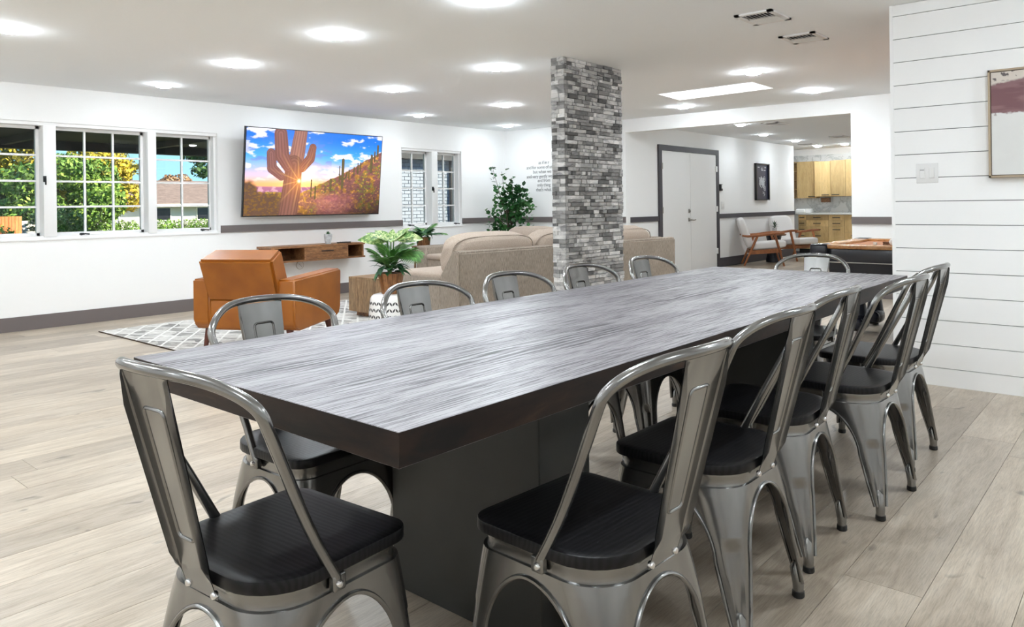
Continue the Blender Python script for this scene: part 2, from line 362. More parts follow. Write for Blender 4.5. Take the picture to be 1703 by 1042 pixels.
# window wall (left): openings for window_1 and window_2
W1 = (1.72, 4.503, .895, 2.076); W2 = (7.37, 8.633, .86, 2.05)
g = G(); y0, y1 = YW, YW+.2
g.box(X0-.2, W1[0], y0, y1, 0, H).box(W1[1], W2[0], y0, y1, 0, H).box(W2[1], XB+.12, y0, y1, 0, H)
for w in (W1, W2): g.box(w[0], w[1], y0, y1, 0, w[2]).box(w[0], w[1], y0, y1, w[3], H)
struct('wall_left', g, M['wall'])
# back wall with the wide opening to the entry
g = G(); g.box(XB, XB+.12, 6.114, YW, 0, H).box(XB, XB+.12, Y0, 2.882, 0, H).box(XB, XB+.12, 2.882, 6.114, 2.245, H)
struct('wall_back', g, M['wall'])
struct('wall_near', G().box(X0-.2, X0, Y0-.2, YW+.2, 0, H), M['wall'])
struct('wall_front', G().box(X0, XB+.12, Y0-.2, Y0, 0, H), M['wall'])
g = G().box(XB+.12, 16.63, YD, YD+.15, 0, HE)
struct('wall_entry', g, M['wall'])
struct('wall_entry_side', G().box(XB+.12, 18.4, .7, .8, 0, HE).box(16.63, 18.4, 7.6, 7.7, 0, HE).box(16.5, 16.63, YD+.15, 7.7, 0, HE), M['wall'])
kw = struct('wall_kitchen', G().box(17.95, 18.1, .8, 7.6, 0, HE), M['wall'])
part('backsplash', G().box(17.93, 17.95, 5.2, 7.6, .9, 2.25), M['marble'], kw, 0)
# shiplap wall: separate boards with open joints
sw = struct('wall_right', G().box(XS+.014, XS+.12, Y0, YS, 0, H), M['gap'])
zs = [0.0]; s0, sp = 2.3657, .15019
edges = [s0-sp*i for i in range(15, -1, -1)]
bounds = [0.0]+edges+[H]
for i in range(len(bounds)-1):
    if bounds[i+1]-bounds[i] < .01: continue
    part('board', G().box(XS, XS+.014, Y0, YS, bounds[i]+(.0022 if i else 0), bounds[i+1]-.0022), M['ship'], sw, 0)
part('end_trim', G().box(XS-.002, XS+.125, YS, YS+.02, 0, H), M['ship'], sw, 0)
# baseboards and chair rails
struct('baseboard_left', G().box(X0, XB, YW-.015, YW, 0, .14), M['trim'])
struct('baseboard_back', G().box(XB-.015, XB, 6.114, YW-.015, 0, .14).box(XB-.015, XB, YS, 2.882, 0, .14), M['trim'])
struct('baseboard_entry', G().box(XB+.12, 10.71, YD-.015, YD, 0, .14).box(12.87, 16.63, YD-.015, YD, 0, .16), M['trimd'])
RZ0, RZ1 = .891, .977
struct('trim_1', G().box(W1[1]+.03, W2[0], YW-.02, YW, RZ0, RZ1), M['trim'])
struct('trim_2', G().box(W2[1], XB, YW-.02, YW, RZ0, RZ1), M['trim'])
struct('trim_3', G().box(XB-.02, XB, 6.114, YW-.02, RZ0, RZ1), M['trim'])
struct('trim_4', G().box(XB-.02, XB, Y0, 2.882, RZ0, RZ1), M['trim'])
struct('trim_5', G().box(XB+.12, 10.71, YD-.02, YD, RZ0-.005, RZ1-.01), M['trimd'])
struct('trim_6', G().box(12.87, 16.63, YD-.02, YD, RZ0-.005, RZ1-.01), M['trimd'])
# windows
GY = YW+.15
def window(name, w, units, posts, rows):
    e = sempty(name, (0, 0, 0))
    part('window_frame', G().box(w[0], w[1], YW+.02, GY+.03, w[3]-.035, w[3]).box(w[0], w[1], YW+.02, GY+.03, w[2], w[2]+.03).box(w[0], w[0]+.025, YW+.02, GY+.03, w[2], w[3]).box(w[1]-.025, w[1], YW+.05, GY+.03, w[2], w[3]), M['white'], e, 0)
    part('window_sill', G().rbox(w[0], w[1], YW-.012, YW+.1, w[2]-.015, w[2]+.004, .004), M['white'], e)
    for a, b in posts: part('mullion', G().rbox(a, b, YW+.0, GY+.03, w[2]+.02, w[3]-.03, .008), M['white'], e)
    for x0, x1, nc in units:
        z0, z1 = w[2]+.03, w[3]-.035
        s = part('sash', G().box(x0, x1, GY-.02, GY+.02, z1-.03, z1).box(x0, x1, GY-.02, GY+.02, z0, z0+.03).box(x0, x0+.028, GY-.02, GY+.02, z0, z1).box(x1-.028, x1, GY-.02, GY+.02, z0, z1), M['white'], e, 0)
        a0, a1, b0, b1 = x0+.028, x1-.028, z0+.03, z1-.03
        for i in range(1, nc): x = a0+(a1-a0)*i/nc; part('muntin', G().box(x-.010, x+.010, GY-.014, GY+.012, b0, b1), M['white'], s, 0)
        for j in range(1, rows): z = b0+(b1-b0)*j/rows; part('muntin', G().box(a0, a1, GY-.012, GY+.010, z-.010, z+.010), M['white'], s, 0)
        for i in range(nc):
            for j in range(rows):
                part('pane', G().box(a0+(a1-a0)*i/nc, a0+(a1-a0)*(i+1)/nc, GY-.003, GY+.003, b0+(b1-b0)*j/rows, b0+(b1-b0)*(j+1)/rows), M['glass'], s, 0)
    return e
w1 = window('window_1', W1, [(1.8, 2.655, 2), (2.775, 3.69, 3), (3.785, 4.49, 2)], [(1.74, 1.8), (2.655, 2.775), (3.69, 3.785)], 4)
w2 = window('window_2', W2, [(7.41, 7.985, 2), (8.11, 8.62, 2)], [(7.985, 8.11)], 4)
def latch(e, x, z):
    part('latch', G().rbox(x-.014, x+.014, YW-.016, YW+.004, z-.03, z+.03, .003).rbox(x-.002, x+.01, YW-.03, YW-.016, z-.06, z+.01, .003), M['lead'], e)
def crank(e, x, z):
    part('crank_handle', G().rbox(x-.06, x+.06, YW+.03, YW+.07, z, z+.02, .006).tube([(x-.03, YW+.03, z+.02), (x+.02, YW+.01, z+.035), (x+.06, YW, z+.03)], .008, 6).rbox(x-.02, x+.02, YW+.02, YW+.06, z+.015, z+.045, .008), M['lead'], e)
latch(w1, 2.665, 1.5); latch(w2, 7.998, 1.445); crank(w1, 4.33, .90); crank(w1, 3.02, .90); crank(w2, 7.55, .862); crank(w2, 8.52, .862)
# double door in the entry
d = sempty('door_1', (0, 0, 0))
part('door_frame', G().box(10.71, 10.81, YD-.03, YD, 0, 2.125).box(12.77, 12.87, YD-.03, YD, 0, 2.125).box(10.81, 12.77, YD-.03, YD, 2.035, 2.125), M['trimd'], d, 0)
l1 = part('door_leaf', G().box(10.815, 11.775, YD-.02, YD-.0005, .01, 2.03), M['white'], d, 0)
l2 = part('door_leaf', G().box(11.783, 12.765, YD-.02, YD-.0005, .01, 2.03), M['white'], d, 0)
part('door_lever', G().rbox(11.69, 11.75, YD-.03, YD-.02, .86, .92, .004).tube([(11.72, YD-.03, .885), (11.72, YD-.075, .885), (11.80, YD-.075, .88), (11.86, YD-.07, .885)], .011, 8), M['nickel'], l1)
part('deadbolt', G().rbox(11.69, 11.75, YD-.032, YD-.02, 1.0, 1.07, .004).rbox(11.712, 11.728, YD-.05, YD-.03, 1.02, 1.05, .003), M['nickel'], l1)
for z in (1.78, 1.06, .3): part('hinge', G().rbox(12.735, 12.79, YD-.04, YD-.018, z-.05, z+.05, .004), M['plastic_white'], l2)
for z in (1.78, 1.06): part('hinge', G().rbox(10.79, 10.82, YD-.04, YD-.018, z-.05, z+.05, .004), M['nickel'], l1)
# ceiling fixtures
LMAT = {}; RL2 = {}
def down_light(x, y, z, label, grp='round recessed ceiling lights', watt=None, real=True):
    t = thing('recessed_light', label, 'ceiling light', (x, y, z), 0, grp)
    link('trim_ring', RL[0], t); link('lens', RL[1], t)
    w = watt or LAMP_W
    if w not in LMAT:
        LMAT[w] = emis('lamp_glow_%g' % w, (.86, .945, 1.0), w*15); RL2[w] = RL[1].copy(); RL2[w].materials.clear(); RL2[w].materials.append(LMAT[w])
    for c_ in t.children:
        if c_.data == RL[1]: c_.data = RL2[w]
    return t
RL = (mesh('trim_ring', G().lathe([(.075, -.001), (.075, -.010), (.088, -.009), (.094, -.001)], 28, cap=False), M['plastic_white']),
      mesh('lens', G().lathe([(.076, -.002), (.0755, -.012), (.068, -.022), (.045, -.029), (.02, -.031)], 24), M['lamp'], 60))
lights = [(1.67, 6.03, 'at the left edge of the photo'), (3.35, 4.58, 'left of the stone pillar, large and near the photo top'), (3.415, 6.11, 'straight above the leather armchair'),
 (3.48, 7.66, 'close to the window wall, leftmost of its row'), (5.34, 7.81, 'above the television'), (5.3, 6.26, 'in mid ceiling between television and pillar'), (7.06, 7.78, 'above the small window'),
 (5.15, 4.62, 'just left of the pillar top'), (7.13, 6.25, 'left of the pillar, halfway to the far corner'), (9.0, 7.85, 'in the far corner above the indoor tree'), (8.96, 4.75, 'below the skylight near the entry opening'),
 (7.08, 3.0, 'right of the skylight'), (8.77, 3.0, 'near the back wall on the right'), (3.39, 3.14, 'at the top edge of the photo')]
for x, y, s in lights: down_light(x, y, H, 'round recessed ceiling light '+s, 'recessed ceiling lights of the main room', 6.5 if y > 7.5 else 10.5 if y > 6 else None)
for x, y in [(-.2, 1.4), (-.2, 3.1), (-.2, 4.6), (-.2, 6.1), (1.6, 1.4), (1.6, 3.1), (3.6, .1), (4.4, -.9), (-.2, -.4), (1.6, -1.2), (7.1, .6), (8.8, .6), (7.1, -1.5), (-1.9, 2.2), (-1.9, 5.3), (1.6, 7.7)]:  # added unseen fill lamps that brighten the foreground and the shiplap wall
    down_light(x, y, H, 'added unseen fill light shaped as a recessed ceiling light, behind or above the camera', 'added fill lights out of view', 6.5 if y > 7.5 else None)
for x, y, s in [(13.31, 5.46, 'above the first white lounge chair'), (15.13, 5.55, 'above the second white lounge chair')]: down_light(x, y, HE, 'recessed light in the entry ceiling '+s, 'recessed lights of the entry', 5.5)
for x, y, s in [(17.0, 5.75, 'above the maple kitchen cabinets'), (16.9, 5.15, 'right above the kitchen cabinets')]: down_light(x, y, HE, 'recessed light '+s, 'recessed lights of the kitchen', 9)
for x, y in [(11.5, 2.6), (14, 2.6), (16.6, 2.6), (11.3, 5.0)]: down_light(x, y, HE, 'recessed entry light hidden by the back wall', 'recessed lights out of view in the entry', 5)
sk = thing('skylight', 'white glowing rectangular skylight in the ceiling right of the stone pillar', 'skylight', (0, 0, H))
part('diffuser', G().prism([(7.717, 4.407), (7.662, 3.262), (8.241, 3.278), (8.339, 4.467)], 2, -.004, -.001), M['skyl'], sk, 0)
part('frame', G().tube([(7.712, 4.412, -.002), (7.657, 3.257, -.002), (8.246, 3.273, -.002), (8.344, 4.472, -.002)], .006, 4, closed=True), M['white'], sk, 0)
def vent(x0, x1, y0, y1, z, label, style):
    cx, cy = (x0+x1)/2, (y0+y1)/2; t = thing('ceiling_vent', label, 'ceiling vent', (cx, cy, z), 0, 'ceiling air vents'); a, b = (x1-x0)/2, (y1-y0)/2
    part('vent_frame', G().box(-a, a, -b, -b+.035, -.012, 0).box(-a, a, b-.035, b, -.012, 0).box(-a, -a+.035, -b, b, -.012, 0).box(a-.035, a, -b, b, -.012, 0).box(-.006, .006, -b, b, -.012, 0), M['plastic_white'], t, 0)
    part('backing', G().box(-a+.01, a-.01, -b+.01, b-.01, -.003, -.001), M['black'], t, 0)
    n_ = 7
    for i in range(n_):
        y = -b+.045+(2*b-.09)*(i+.5)/n_
        part('slat', G().box(-a+.035, -.006, -.008, .008, -.001, .001, Matrix.Translation((0, y, -.008)) @ Matrix.Rotation(R(35), 4, 'X')), M['plastic_white'], t, 0)
    for i in range(n_):
        x = .012+(a-.05)*(i+.5)/n_
        part('slat', G().box(-.008, .008, -b+.035, b-.035, -.001, .001, Matrix.Translation((x, 0, -.008)) @ Matrix.Rotation(R(35), 4, 'Y')), M['plastic_white'], t, 0)
vent(4.86, 5.21, 1.93, 2.19, H, 'white ceiling vent with black slots, the larger and nearer of two at upper right', 0)
vent(5.72, 6.05, 1.95, 2.22, H, 'white ceiling vent with brown slots, smaller one beside the shiplap wall top', 0)
vent(11.4, 11.85, 4.45, 4.72, HE, 'dark slotted vent in the entry ceiling nearest the opening', 0)
vent(14.72, 15.15, 4.5, 4.78, HE, 'dark slotted vent in the entry ceiling at the right edge of the opening', 0)
vent(16.2, 16.6, 5.6, 5.9, HE, 'dark slotted vent in the ceiling before the kitchen', 0)

# ---------------------------------------------------------------- stone pillar
PX0, PX1, PY0, PY1 = 5.18, 6.074, 3.873, 4.005
pil = struct('stone_pillar', G().box(PX0+.01, PX1-.01, PY0+.012, PY1-.012, 0, H), M['stone'])
pil['label'] = 'pillar of stacked gray stone strips'
st = []
RH = .0345; z = 0; r_ = 0
while z < H-.005:
    h = min(RH*random.choice([.8, 1, 1, 1.15]), H-z)
    x = PX0-.008+ (0 if r_ % 2 else .0)
    x = PX0 if r_ % 2 else PX0+.035
    while x < PX1-.01:
        l = random.choice([.05, .07, .09, .11, .14, .18]); l = min(l, PX1-x)
        if PX1-x-l < .03: l = PX1-x
        st.append(('f', x, x+l, z, h)); x += l
    y = PY0-.006
    cut = random.uniform(.05, .1)
    st.append(('s', y, y+cut, z, h)); st.append(('s', y+cut, PY1, z, h))
    st.append(('r', PY0, PY1, z, h)); st.append(('b', PX0, PX1, z, h))
    z += h; r_ += 1
vis = [s for s in st if s[0] in 'fs' and s[3] > .95]; rest = [s for s in st if not (s[0] in 'fs' and s[3] > .95)]
vis.sort(key=lambda s: -(s[2]-s[1])*s[4]*(1 if s[0] == 'f' else .6)); rest += vis[299:]; vis = vis[:299]
def stone(g, s, c=(0, 0, 0)):
    k, a, b, z, h = s; e = random.uniform(.004, .02); q = .0007
    if k == 'f': X = (a+q, b-q, PY0-e, PY0+.012)
    elif k == 's': X = (PX0-e*.7, PX0+.035, a+q, b-q)
    elif k == 'r': X = (PX1-.01, PX1+e*.4, a+q, b-q)
    else: X = (a, b, PY1-.012, PY1)
    z0, z1 = z+q, z+h-q
    t = .0015; x0, x1, y0, y1 = X
    if k == 'f': g.add([(x0-c[0], y1-c[1], z0-c[2]), (x1-c[0], y1-c[1], z0-c[2]), (x1-c[0], y1-c[1], z1-c[2]), (x0-c[0], y1-c[1], z1-c[2]), (x0+t-c[0], y0-c[1], z0+t-c[2]), (x1-t-c[0], y0+random.uniform(0, .004)-c[1], z0+t-c[2]), (x1-t-c[0], y0-c[1], z1-t-c[2]), (x0+t-c[0], y0+random.uniform(0, .003)-c[1], z1-t-c[2])],
                       [(0, 1, 2, 3)[::-1], (4, 5, 6, 7), (0, 1, 5, 4), (1, 2, 6, 5), (2, 3, 7, 6), (3, 0, 4, 7)])
    else: g.box(x0-c[0], x1-c[0], y0-c[1], y1-c[1], z0-c[2], z1-c[2])
for s in vis:
    c = ((s[1]+s[2])/2, PY0, s[3]+s[4]/2) if s[0] == 'f' else (PX0, (s[1]+s[2])/2, s[3]+s[4]/2)
    g = G(); stone(g, s, c); part('stone', g, M['stone'], pil, 0, loc=c)
g = G()
for s in rest: stone(g, s)
part('stone', g, M['stone'], pil, 0, stuff=True)

# ---------------------------------------------------------------- dining table
TX, TY, TL, TW, TZ, TT = .876, 1.030, 3.52, 1.099, .772, .066
t = thing('dining_table', 'long dark brushed oak dining table on two charcoal block pedestals', 'table', (TX, TY, 0))
g = G(); g.rbox(0, TL, 0, TW, TZ-TT, TZ, .0012, 1)
tt = part('tabletop', g, M['table'], t, 0)
tt.data.materials.append(M['tableside'])
for p in tt.data.polygons:
    if abs(p.normal.z) < .5: p.material_index = 1
for x0 in (1.519-TX, 3.322-TX):
    part('pedestal', G().rbox(x0, x0+(.227 if x0 < 1 else .227), 1.231-TY, 1.82-TY, 0, TZ-TT, .003, 1), M['pedestal'], t)

# ---------------------------------------------------------------- metal chair
def lerp(a, b, t): return a+(b-a)*t
ZA, ZL = .386, .225   # arch apex, where legs go straight
def half(z):   # outer half sizes at height z: a (x), bf (front y), br (rear y)
    t = min(1, max(0, (.41-z)/.41)); t = t**.85
    return lerp(.193, .211, t), lerp(.172, .215, t), lerp(.197, .241, t)
def crad(z, rear):
    t = min(1, max(0, (.44-z)/.36)); return lerp(.13 if rear else .065, .032, t**.7)
def legw(z): return lerp(.015, .066, min(1, z/ZL)**.8)
def quad_row(z, sx_, sy, trim, n1=6, n2=13, groove=True):
    a, bf, br = half(z); b = bf if sy > 0 else br; e = 0
    r = crad(z, sy < 0)
    if z > .409: e = -.006
    if z > .43: e = -.004
    a += e; b += e
    if trim:
        w = legw(min(z, ZL))
        ga0, gb0 = a-w, b-w
        if z > ZL:
            q = math.sqrt(max(0, 1-((z-ZL)/(ZA-ZL))**2)); ga, gb = (a-legw(ZL))*q, (b-legw(ZL))*q
        else: ga, gb = ga0, gb0
    else: ga = gb = 0
    r = min(r, a-ga-.001, b-gb-.001)
    pts = []
    for i in range(n1): pts.append((a, lerp(gb, b-r, i/n1)))
    for i in range(n2):
        u = i/(n2-1); an = u*PI/2; d = 0
        if groove and .05 < z < .285:
            k = abs(u-.5)/.22; gz = min(1, (.285-z)/.03)
            if k < 1: d = .0115*math.cos(k*PI/2)**.6*gz
        pts.append((a-r+(r-d)*math.cos(an), b-r+(r-d)*math.sin(an)))
    for i in range(1, n1+1): pts.append((lerp(a-r, ga, i/n1), b))
    return [(sx_*x, sy*y, z) for x, y in pts], (sx_*a, sy*gb, z), (sx_*ga, sy*b, z)
def strip(g, rows, flip):
    n = len(rows[0]); vs = [p for r in rows for p in r]
    fs = [(j*n+i, j*n+i+1, (j+1)*n+i+1, (j+1)*n+i) for j in range(len(rows)-1) for i in range(n-1)]
    if flip: fs = [f[::-1] for f in fs]
    g.add(vs, fs)
def seat_outline(a, bf, br, rf, rr, n=8):
    pts = []
    for cx, cy, r, a0 in [(a-rf, bf-rf, rf, 0), (-(a-rf), bf-rf, rf, 90), (-(a-rr), -(br-rr), rr, 180), (a-rr, -(br-rr), rr, 270)]:
        for i in range(n): an = R(a0+90*i/(n-1)); pts.append((cx+r*math.cos(an), cy+r*math.sin(an)))
    return pts
def back_y(z): return -.037-(z-.427)*.565
def make_chair(label):
    t = thing('dining_chair', label, 'chair', (0, 0, 0), 0, 'gunmetal chairs around the dining table')
    g = G(); rings = []
    for ins, z in [(.02, .4455), (.001, .446), (0, .449), (0, .467), (.0015, .4705), (.005, .472), (.03, .4722)]:
        rings.append([(x, y, z) for x, y in seat_outline(.203-ins, .180-ins, .206-ins, .055-min(ins, .03), .125-ins)])
    n = len(rings[0]); vs = [p for r in rings for p in r]
    fs = [(j*n+i, j*n+(i+1) % n, (j+1)*n+(i+1) % n, (j+1)*n+i) for j in range(len(rings)-1) for i in range(n)]
    fs += [tuple(range(n-1, -1, -1)), tuple((len(rings)-1)*n+i for i in range(n))]
    g.add(vs, fs); part('seat', g, M['seat'], t, 40)
    g = G()
    for sx_ in (1, -1):
        for sy in (1, -1):
            zz = [.4455, .432, .4285, .4125, .4095, .4085, .404, .396, ZA]
            strip(g, [quad_row(z, sx_, sy, False)[0] for z in zz], sx_*sy < 0)
    part('seat_apron', g, M['metal'], t, 50, weld=True)
    zl = [ZL+(ZA-ZL)*math.sin(p*PI/2/11) for p in range(11, -1, -1)]+[.2, .17, .14, .11, .085, .065, .05]
    zl = sorted(set(zl+[.30, .285, .27, .255]), reverse=True)
    edge = {}
    for sx_ in (1, -1):
        for sy in (1, -1):
            g = G(); rows = [quad_row(z, sx_, sy, True) for z in zl]
            strip(g, [r[0] for r in rows], sx_*sy < 0); edge[sx_, sy] = ([r[1] for r in rows], [r[2] for r in rows])
            a, bf, br = half(.03); b = bf if sy > 0 else br
            c1 = (sx_*(a-.018), sy*(b-.018)); a2, f2, r2_ = half(.09); b2 = f2 if sy > 0 else r2_; c2 = (sx_*(a2-.019), sy*(b2-.019))
            g.tube([(c2[0], c2[1], .105), (c2[0], c2[1], .09), (c1[0], c1[1], .04), (c1[0], c1[1], .012)], [.006, .0165, .0165, .0150], 12)
            lg = part('leg', g, M['metal'], t, 50)
            part('foot_cap', G().tube([(c1[0], c1[1], .0), (c1[0], c1[1], .004), (c1[0], c1[1], .018)], [.016, .0185, .0175], 12), M['rubber'], lg)
    for s_ in (1, -1):
        g = G(); p = edge[s_, 1][0][::-1]+edge[s_, -1][0]; g.tube([(x+s_*.001, y, z) for x, y, z in p], .0055, 6); part('arch_trim', g, M['metal'], t, 60)
        g = G(); p = edge[1, s_][1][::-1]+edge[-1, s_][1]; g.tube([(x, y+s_*.001, z) for x, y, z in p], .0055, 6); part('arch_trim', g, M['metal'], t, 60)
    # hoop
    path = [(.1985, -.034, .418), (.1985, -.038, .44), (.196, -.058, .47)]
    for u in np.linspace(.42, .97, 8): path.append((lerp(.1453, .233, u)+.018*(1-u), lerp(.0069, -.2214, u), lerp(.3417, .7968, u)))
    for an in np.linspace(.05, PI/2, 17):
        cx_ = math.cos(an)**.6287; path.append((.233*cx_, lerp(-.3278, -.2214, cx_*cx_), .7968+(.8815-.7968)*math.sin(an)**1.3))
    path = path+[(-x, y, z) for x, y, z in path[::-1][1:]]
    for _ in range(3): path = [path[0], path[1]]+[tuple((path[i-1][k]+2*path[i][k]+path[i+1][k])/4 for k in range(3)) for i in range(2, len(path)-2)]+[path[-2], path[-1]]
    rr = [.0115]*len(path); rr[0] = rr[-1] = .010
    g = G().tube(path, rr, 12)
    for s_ in (1, -1): g.rbox(min(s_*.190, s_*.208), max(s_*.190, s_*.208), -.050, -.018, .412, .446, .004)
    hp_ = part('back_hoop', g, M['metal'], t, 50)
    # splat
    def sy_(z):
        if z > .50: return lerp(back_y(.50)-.012, back_y(.868)+.0, (z-.50)/.368)
        y5 = back_y(.50)-.012; u = (.50-z)/.08; return lerp(y5, -.200, min(1, max(0, u)**1.6)) if u < 1 else -.200
    # recompute lower bend: splat meets the apron behind the seat
    def syy(z):
        top, bot = -.316, -.224
        if z >= .49: return lerp(bot, top, (z-.49)/(.868-.49))
        u = (.49-z)/.07; return bot+.019*min(1, u)**1.4
    def wd(z): return lerp(.053, .083, max(0, (z-.45)/.418))
    zz = [.418, .43, .442, .452, .462, .472, .482, .495, .52, .60, .70, .80, .86, .868]
    g = G()
    prof = [(-1, -.016), (-1, -.004), (-.97, 0), (-.5, 0), (0, 0), (.5, 0), (.97, 0), (1, -.004), (1, -.016)]
    def ft(z): return max(.05, min(1, (z-.455)/.04))*max(.2, min(1, (.872-z)/.03))
    strip(g, [[(wd(z)*u, syy(z)+o*ft(z), z) for u, o in prof] for z in zz], False)
    strip(g, [[(wd(z)*u, syy(z)+.0015, z) for u, o in prof[2:7]] for z in zz], True)
    sp_ = part('splat', g, M['metal'], t, 30)
    pz = [(.026, .535), (.034, .79)]
    rp_ = []
    def corner(cx, cz, r, a0): return [(cx+r*math.cos(R(a0+90*i/4)), cz+r*math.sin(R(a0+90*i/4))) for i in range(5)]
    rp_ = corner(.036-.012, .80-.012, .012, 0)+corner(-.036+.012, .80-.012, .012, 90)+corner(-.028+.012, .535+.012, .012, 180)+corner(.028-.012, .535+.012, .012, 270)
    part('emboss', G().tube([(x, syy(z)+.0008, z) for x, z in rp_], .0042, 6, closed=True), M['metal'], sp_, 60)
    for x, y, z, ax in [(.045, -.206, .4265, 1), (-.045, -.206, .4265, 1), (.2075, -.037, .4275, 0), (-.2075, -.037, .4275, 0)]:
        q = Matrix.Translation((x, y, z)) @ (Matrix.Rotation(R(90), 4, 'X') if ax == 1 else Matrix.Rotation(R(90 if x > 0 else -90), 4, 'Y'))
        part('bolt', G().lathe([(.0085, -.004), (.0085, .003), (.006, .0065), (.003, .0075)], 10, q), M['chrome'], t)
    return t
grp = 'gunmetal chairs around the dining table'
spots = [((1.412, 1.010), -.05, 'gunmetal chair with black wood seat on the right of the table, nearest the camera'),
 ((2.049, 1.053), -.011, 'gunmetal chair with black seat, second from the camera along the right of the table'),
 ((2.591, 1.089), .045, 'gunmetal chair with black seat, third from the camera along the right of the table'),
 ((3.168, 1.008), -.04, 'gunmetal chair with black seat, fourth from the camera along the right of the table'),
 ((3.775, 1.051), -.021, 'gunmetal chair with dark seat last in the right row, before the shiplap wall'),
 ((.921, 1.452), -1.50, 'gunmetal chair with black wood seat at the near end of the table, lower left'),
 ((1.385, 2.01), PI+.03, 'gunmetal chair tucked on the left of the table, in front of the leather armchair'),
 ((2.00, 1.935), PI, 'gunmetal chair on the left of the table, in front of the white ceramic stool'),
 ((2.53, 1.92), PI, 'gunmetal chair on the left of the table, backed by the beige sofa'),
 ((3.084, 1.915), PI+.02, 'gunmetal chair on the left of the table, in front of the stone pillar'),
 ((3.70, 1.93), PI-.03, 'gunmetal chair at the far end of the left row, right of the stone pillar'),
 ((4.25, 1.56), PI/2, 'paler gunmetal chair at the far end of the table, facing the camera')]
ch0 = make_chair(spots[0][2]); ch0.location = (*spots[0][0], 0); ch0.rotation_euler = (0, 0, spots[0][1])
for (x, y), a, lb in spots[1:]: last = copy_tree(ch0, (x, y, 0), a, lb, grp); last.scale = (1, 1, .983 if abs(a) > 2 else 1)
last.scale = (.9, 1, .968)

# ---------------------------------------------------------------- living room
rug = thing('area_rug', 'large pale gray herringbone rug under the leather armchair', 'rug', (0, 0, 0))
part('rug_pile', G().box(2.89, 6.35, 5.08, 7.8, .0, .009), M['rug'], rug, 0)
part('binding', G().box(2.884, 2.892, 5.08, 7.8, .0, .0095), M['rugedge'], rug, 0)
# leather armchair (local +y is forward)
A = thing('leather_armchair', 'cognac leather armchair with sloped arms seen from behind', 'armchair', (3.50, 5.76, .009), R(28.8-90))
hw, hd = .45, .42
def arm(sx_):
    g = G(); o = hw*sx_; i = (hw-.15)*sx_; x0, x1 = min(o, i), max(o, i)
    prof = [(-hd+.0, .60), (-hd, .27), (-hd+.03, .21), (-hd+.09, .185), (hd-.1, .20), (hd-.03, .225), (hd, .29), (hd+.015, .60), (hd, .625)]
    bm = bmesh.new(); g2 = G().prism(prof, 0, x0, x1); vs = [bm.verts.new(v) for v in g2.v]; [bm.faces.new([vs[k] for k in f]) for f in g2.f]
    bmesh.ops.recalc_face_normals(bm, faces=bm.faces); bmesh.ops.bevel(bm, geom=[e for e in bm.edges], offset=.014, segments=3, affect='EDGES'); bm.verts.index_update()
    return G().add([v.co.copy() for v in bm.verts], [[v.index for v in f.verts] for f in bm.faces])
for s_ in (-1, 1): part('armrest', arm(s_), M['leather'], A, 60)
part('seat_base', G().rbox(-hw+.14, hw-.14, -hd+.005, hd-.03, .19, .44, .03, 3), M['leather'], A, 60)
part('seat_cushion', G().rbox(-hw+.155, hw-.155, -.22, hd+.01, .40, .50, .035, 4), M['leather'], A, 60)
def backpiece():
    bm = bmesh.new()
    pts = []
    b0, b1, z0, z1 = (hw-.135), (hw-.125), .42, .80
    vs = [bm.verts.new(v) for v in [(-b0, -hd+.01, z0), (b0, -hd+.01, z0), (b0, -hd+.23, z0), (-b0, -hd+.23, z0), (-b1, -hd-.12, z1-.04), (b1, -hd-.12, z1-.04), (b1-.03, -hd+.09, z1+.04), (-b1+.03, -hd+.09, z1+.04)]]
    for f in [(3, 2, 1, 0), (4, 5, 6, 7), (0, 1, 5, 4), (1, 2, 6, 5), (2, 3, 7, 6), (3, 0, 4, 7)]: bm.faces.new([vs[k] for k in f])
    bmesh.ops.bevel(bm, geom=bm.edges[:], offset=.02, segments=4, affect='EDGES'); bm.verts.index_update()
    return G().add([v.co.copy() for v in bm.verts], [[v.index for v in f.verts] for f in bm.faces])
part('backrest', backpiece(), M['leather'], A, 60)
for sx_ in (-1, 1):
    for sy in (-1, 1):
        part('leg', G().tube([(sx_*(hw-.09), sy*(hd-.09), .2), (sx_*(hw-.07), sy*(hd-.05), 0)], [.03, .013], 10), M['redwood'], A)
# wood block side table
T = thing('block_table', 'square wooden plank block table between the armchair and the sofa', 'side table', (5.0, 5.95, .009))
for i in range(6): part('side_plank', G().box(0, .02, i*.12+.0008, (i+1)*.12-.0008, .05, .40), M['oak'], T, 0)
part('core', G().box(.02, .68, .005, .715, .05, .40), M['oak'], T, 0)
for i in range(6): part('top_plank', G().box(.0, .70, i*.12+.0008, (i+1)*.12-.0008, .40, .418), M['oak'], T, 0)
part('plinth', G().box(.06, .64, .06, .66, 0, .05), M['shelf'], T, 0)
# ceramic garden stool
S = thing('garden_stool', 'white ceramic drum stool with leaf-shaped cutouts beside the sofa end', 'stool', (4.056, 4.84, 0))
def srad(z): return .165+.022*math.sin(min(1, max(0, z/.46))*PI)
part('stool_body', G().lathe([(.15, 0)]+[(srad(z), z) for z in np.linspace(.01, .42, 12)]+[(.165, .435), (.15, .45), (.12, .458)], 40), M['ceramic'], S, 60)
g = G()
for r_ in range(7):
    z = .07+r_*.053
    for k in range(24):
        for sg in (-1, 1):
            a = (k+.25*sg)*2*PI/24; rr = srad(z)+.0012
            q = Matrix.Rotation(a, 4, 'Z') @ Matrix.Translation((rr, 0, z)) @ Matrix.Rotation(R(32)*sg, 4, 'X')
            g.add([(0, 0, -.02), (0, .0065, -.004), (0, .0065, .006), (0, 0, .02), (0, -.0065, .006), (0, -.0065, -.004)], [(0, 1, 2, 3, 4, 5)], q)
part('cutouts', g, M['dark'], S, 0, stuff=True)
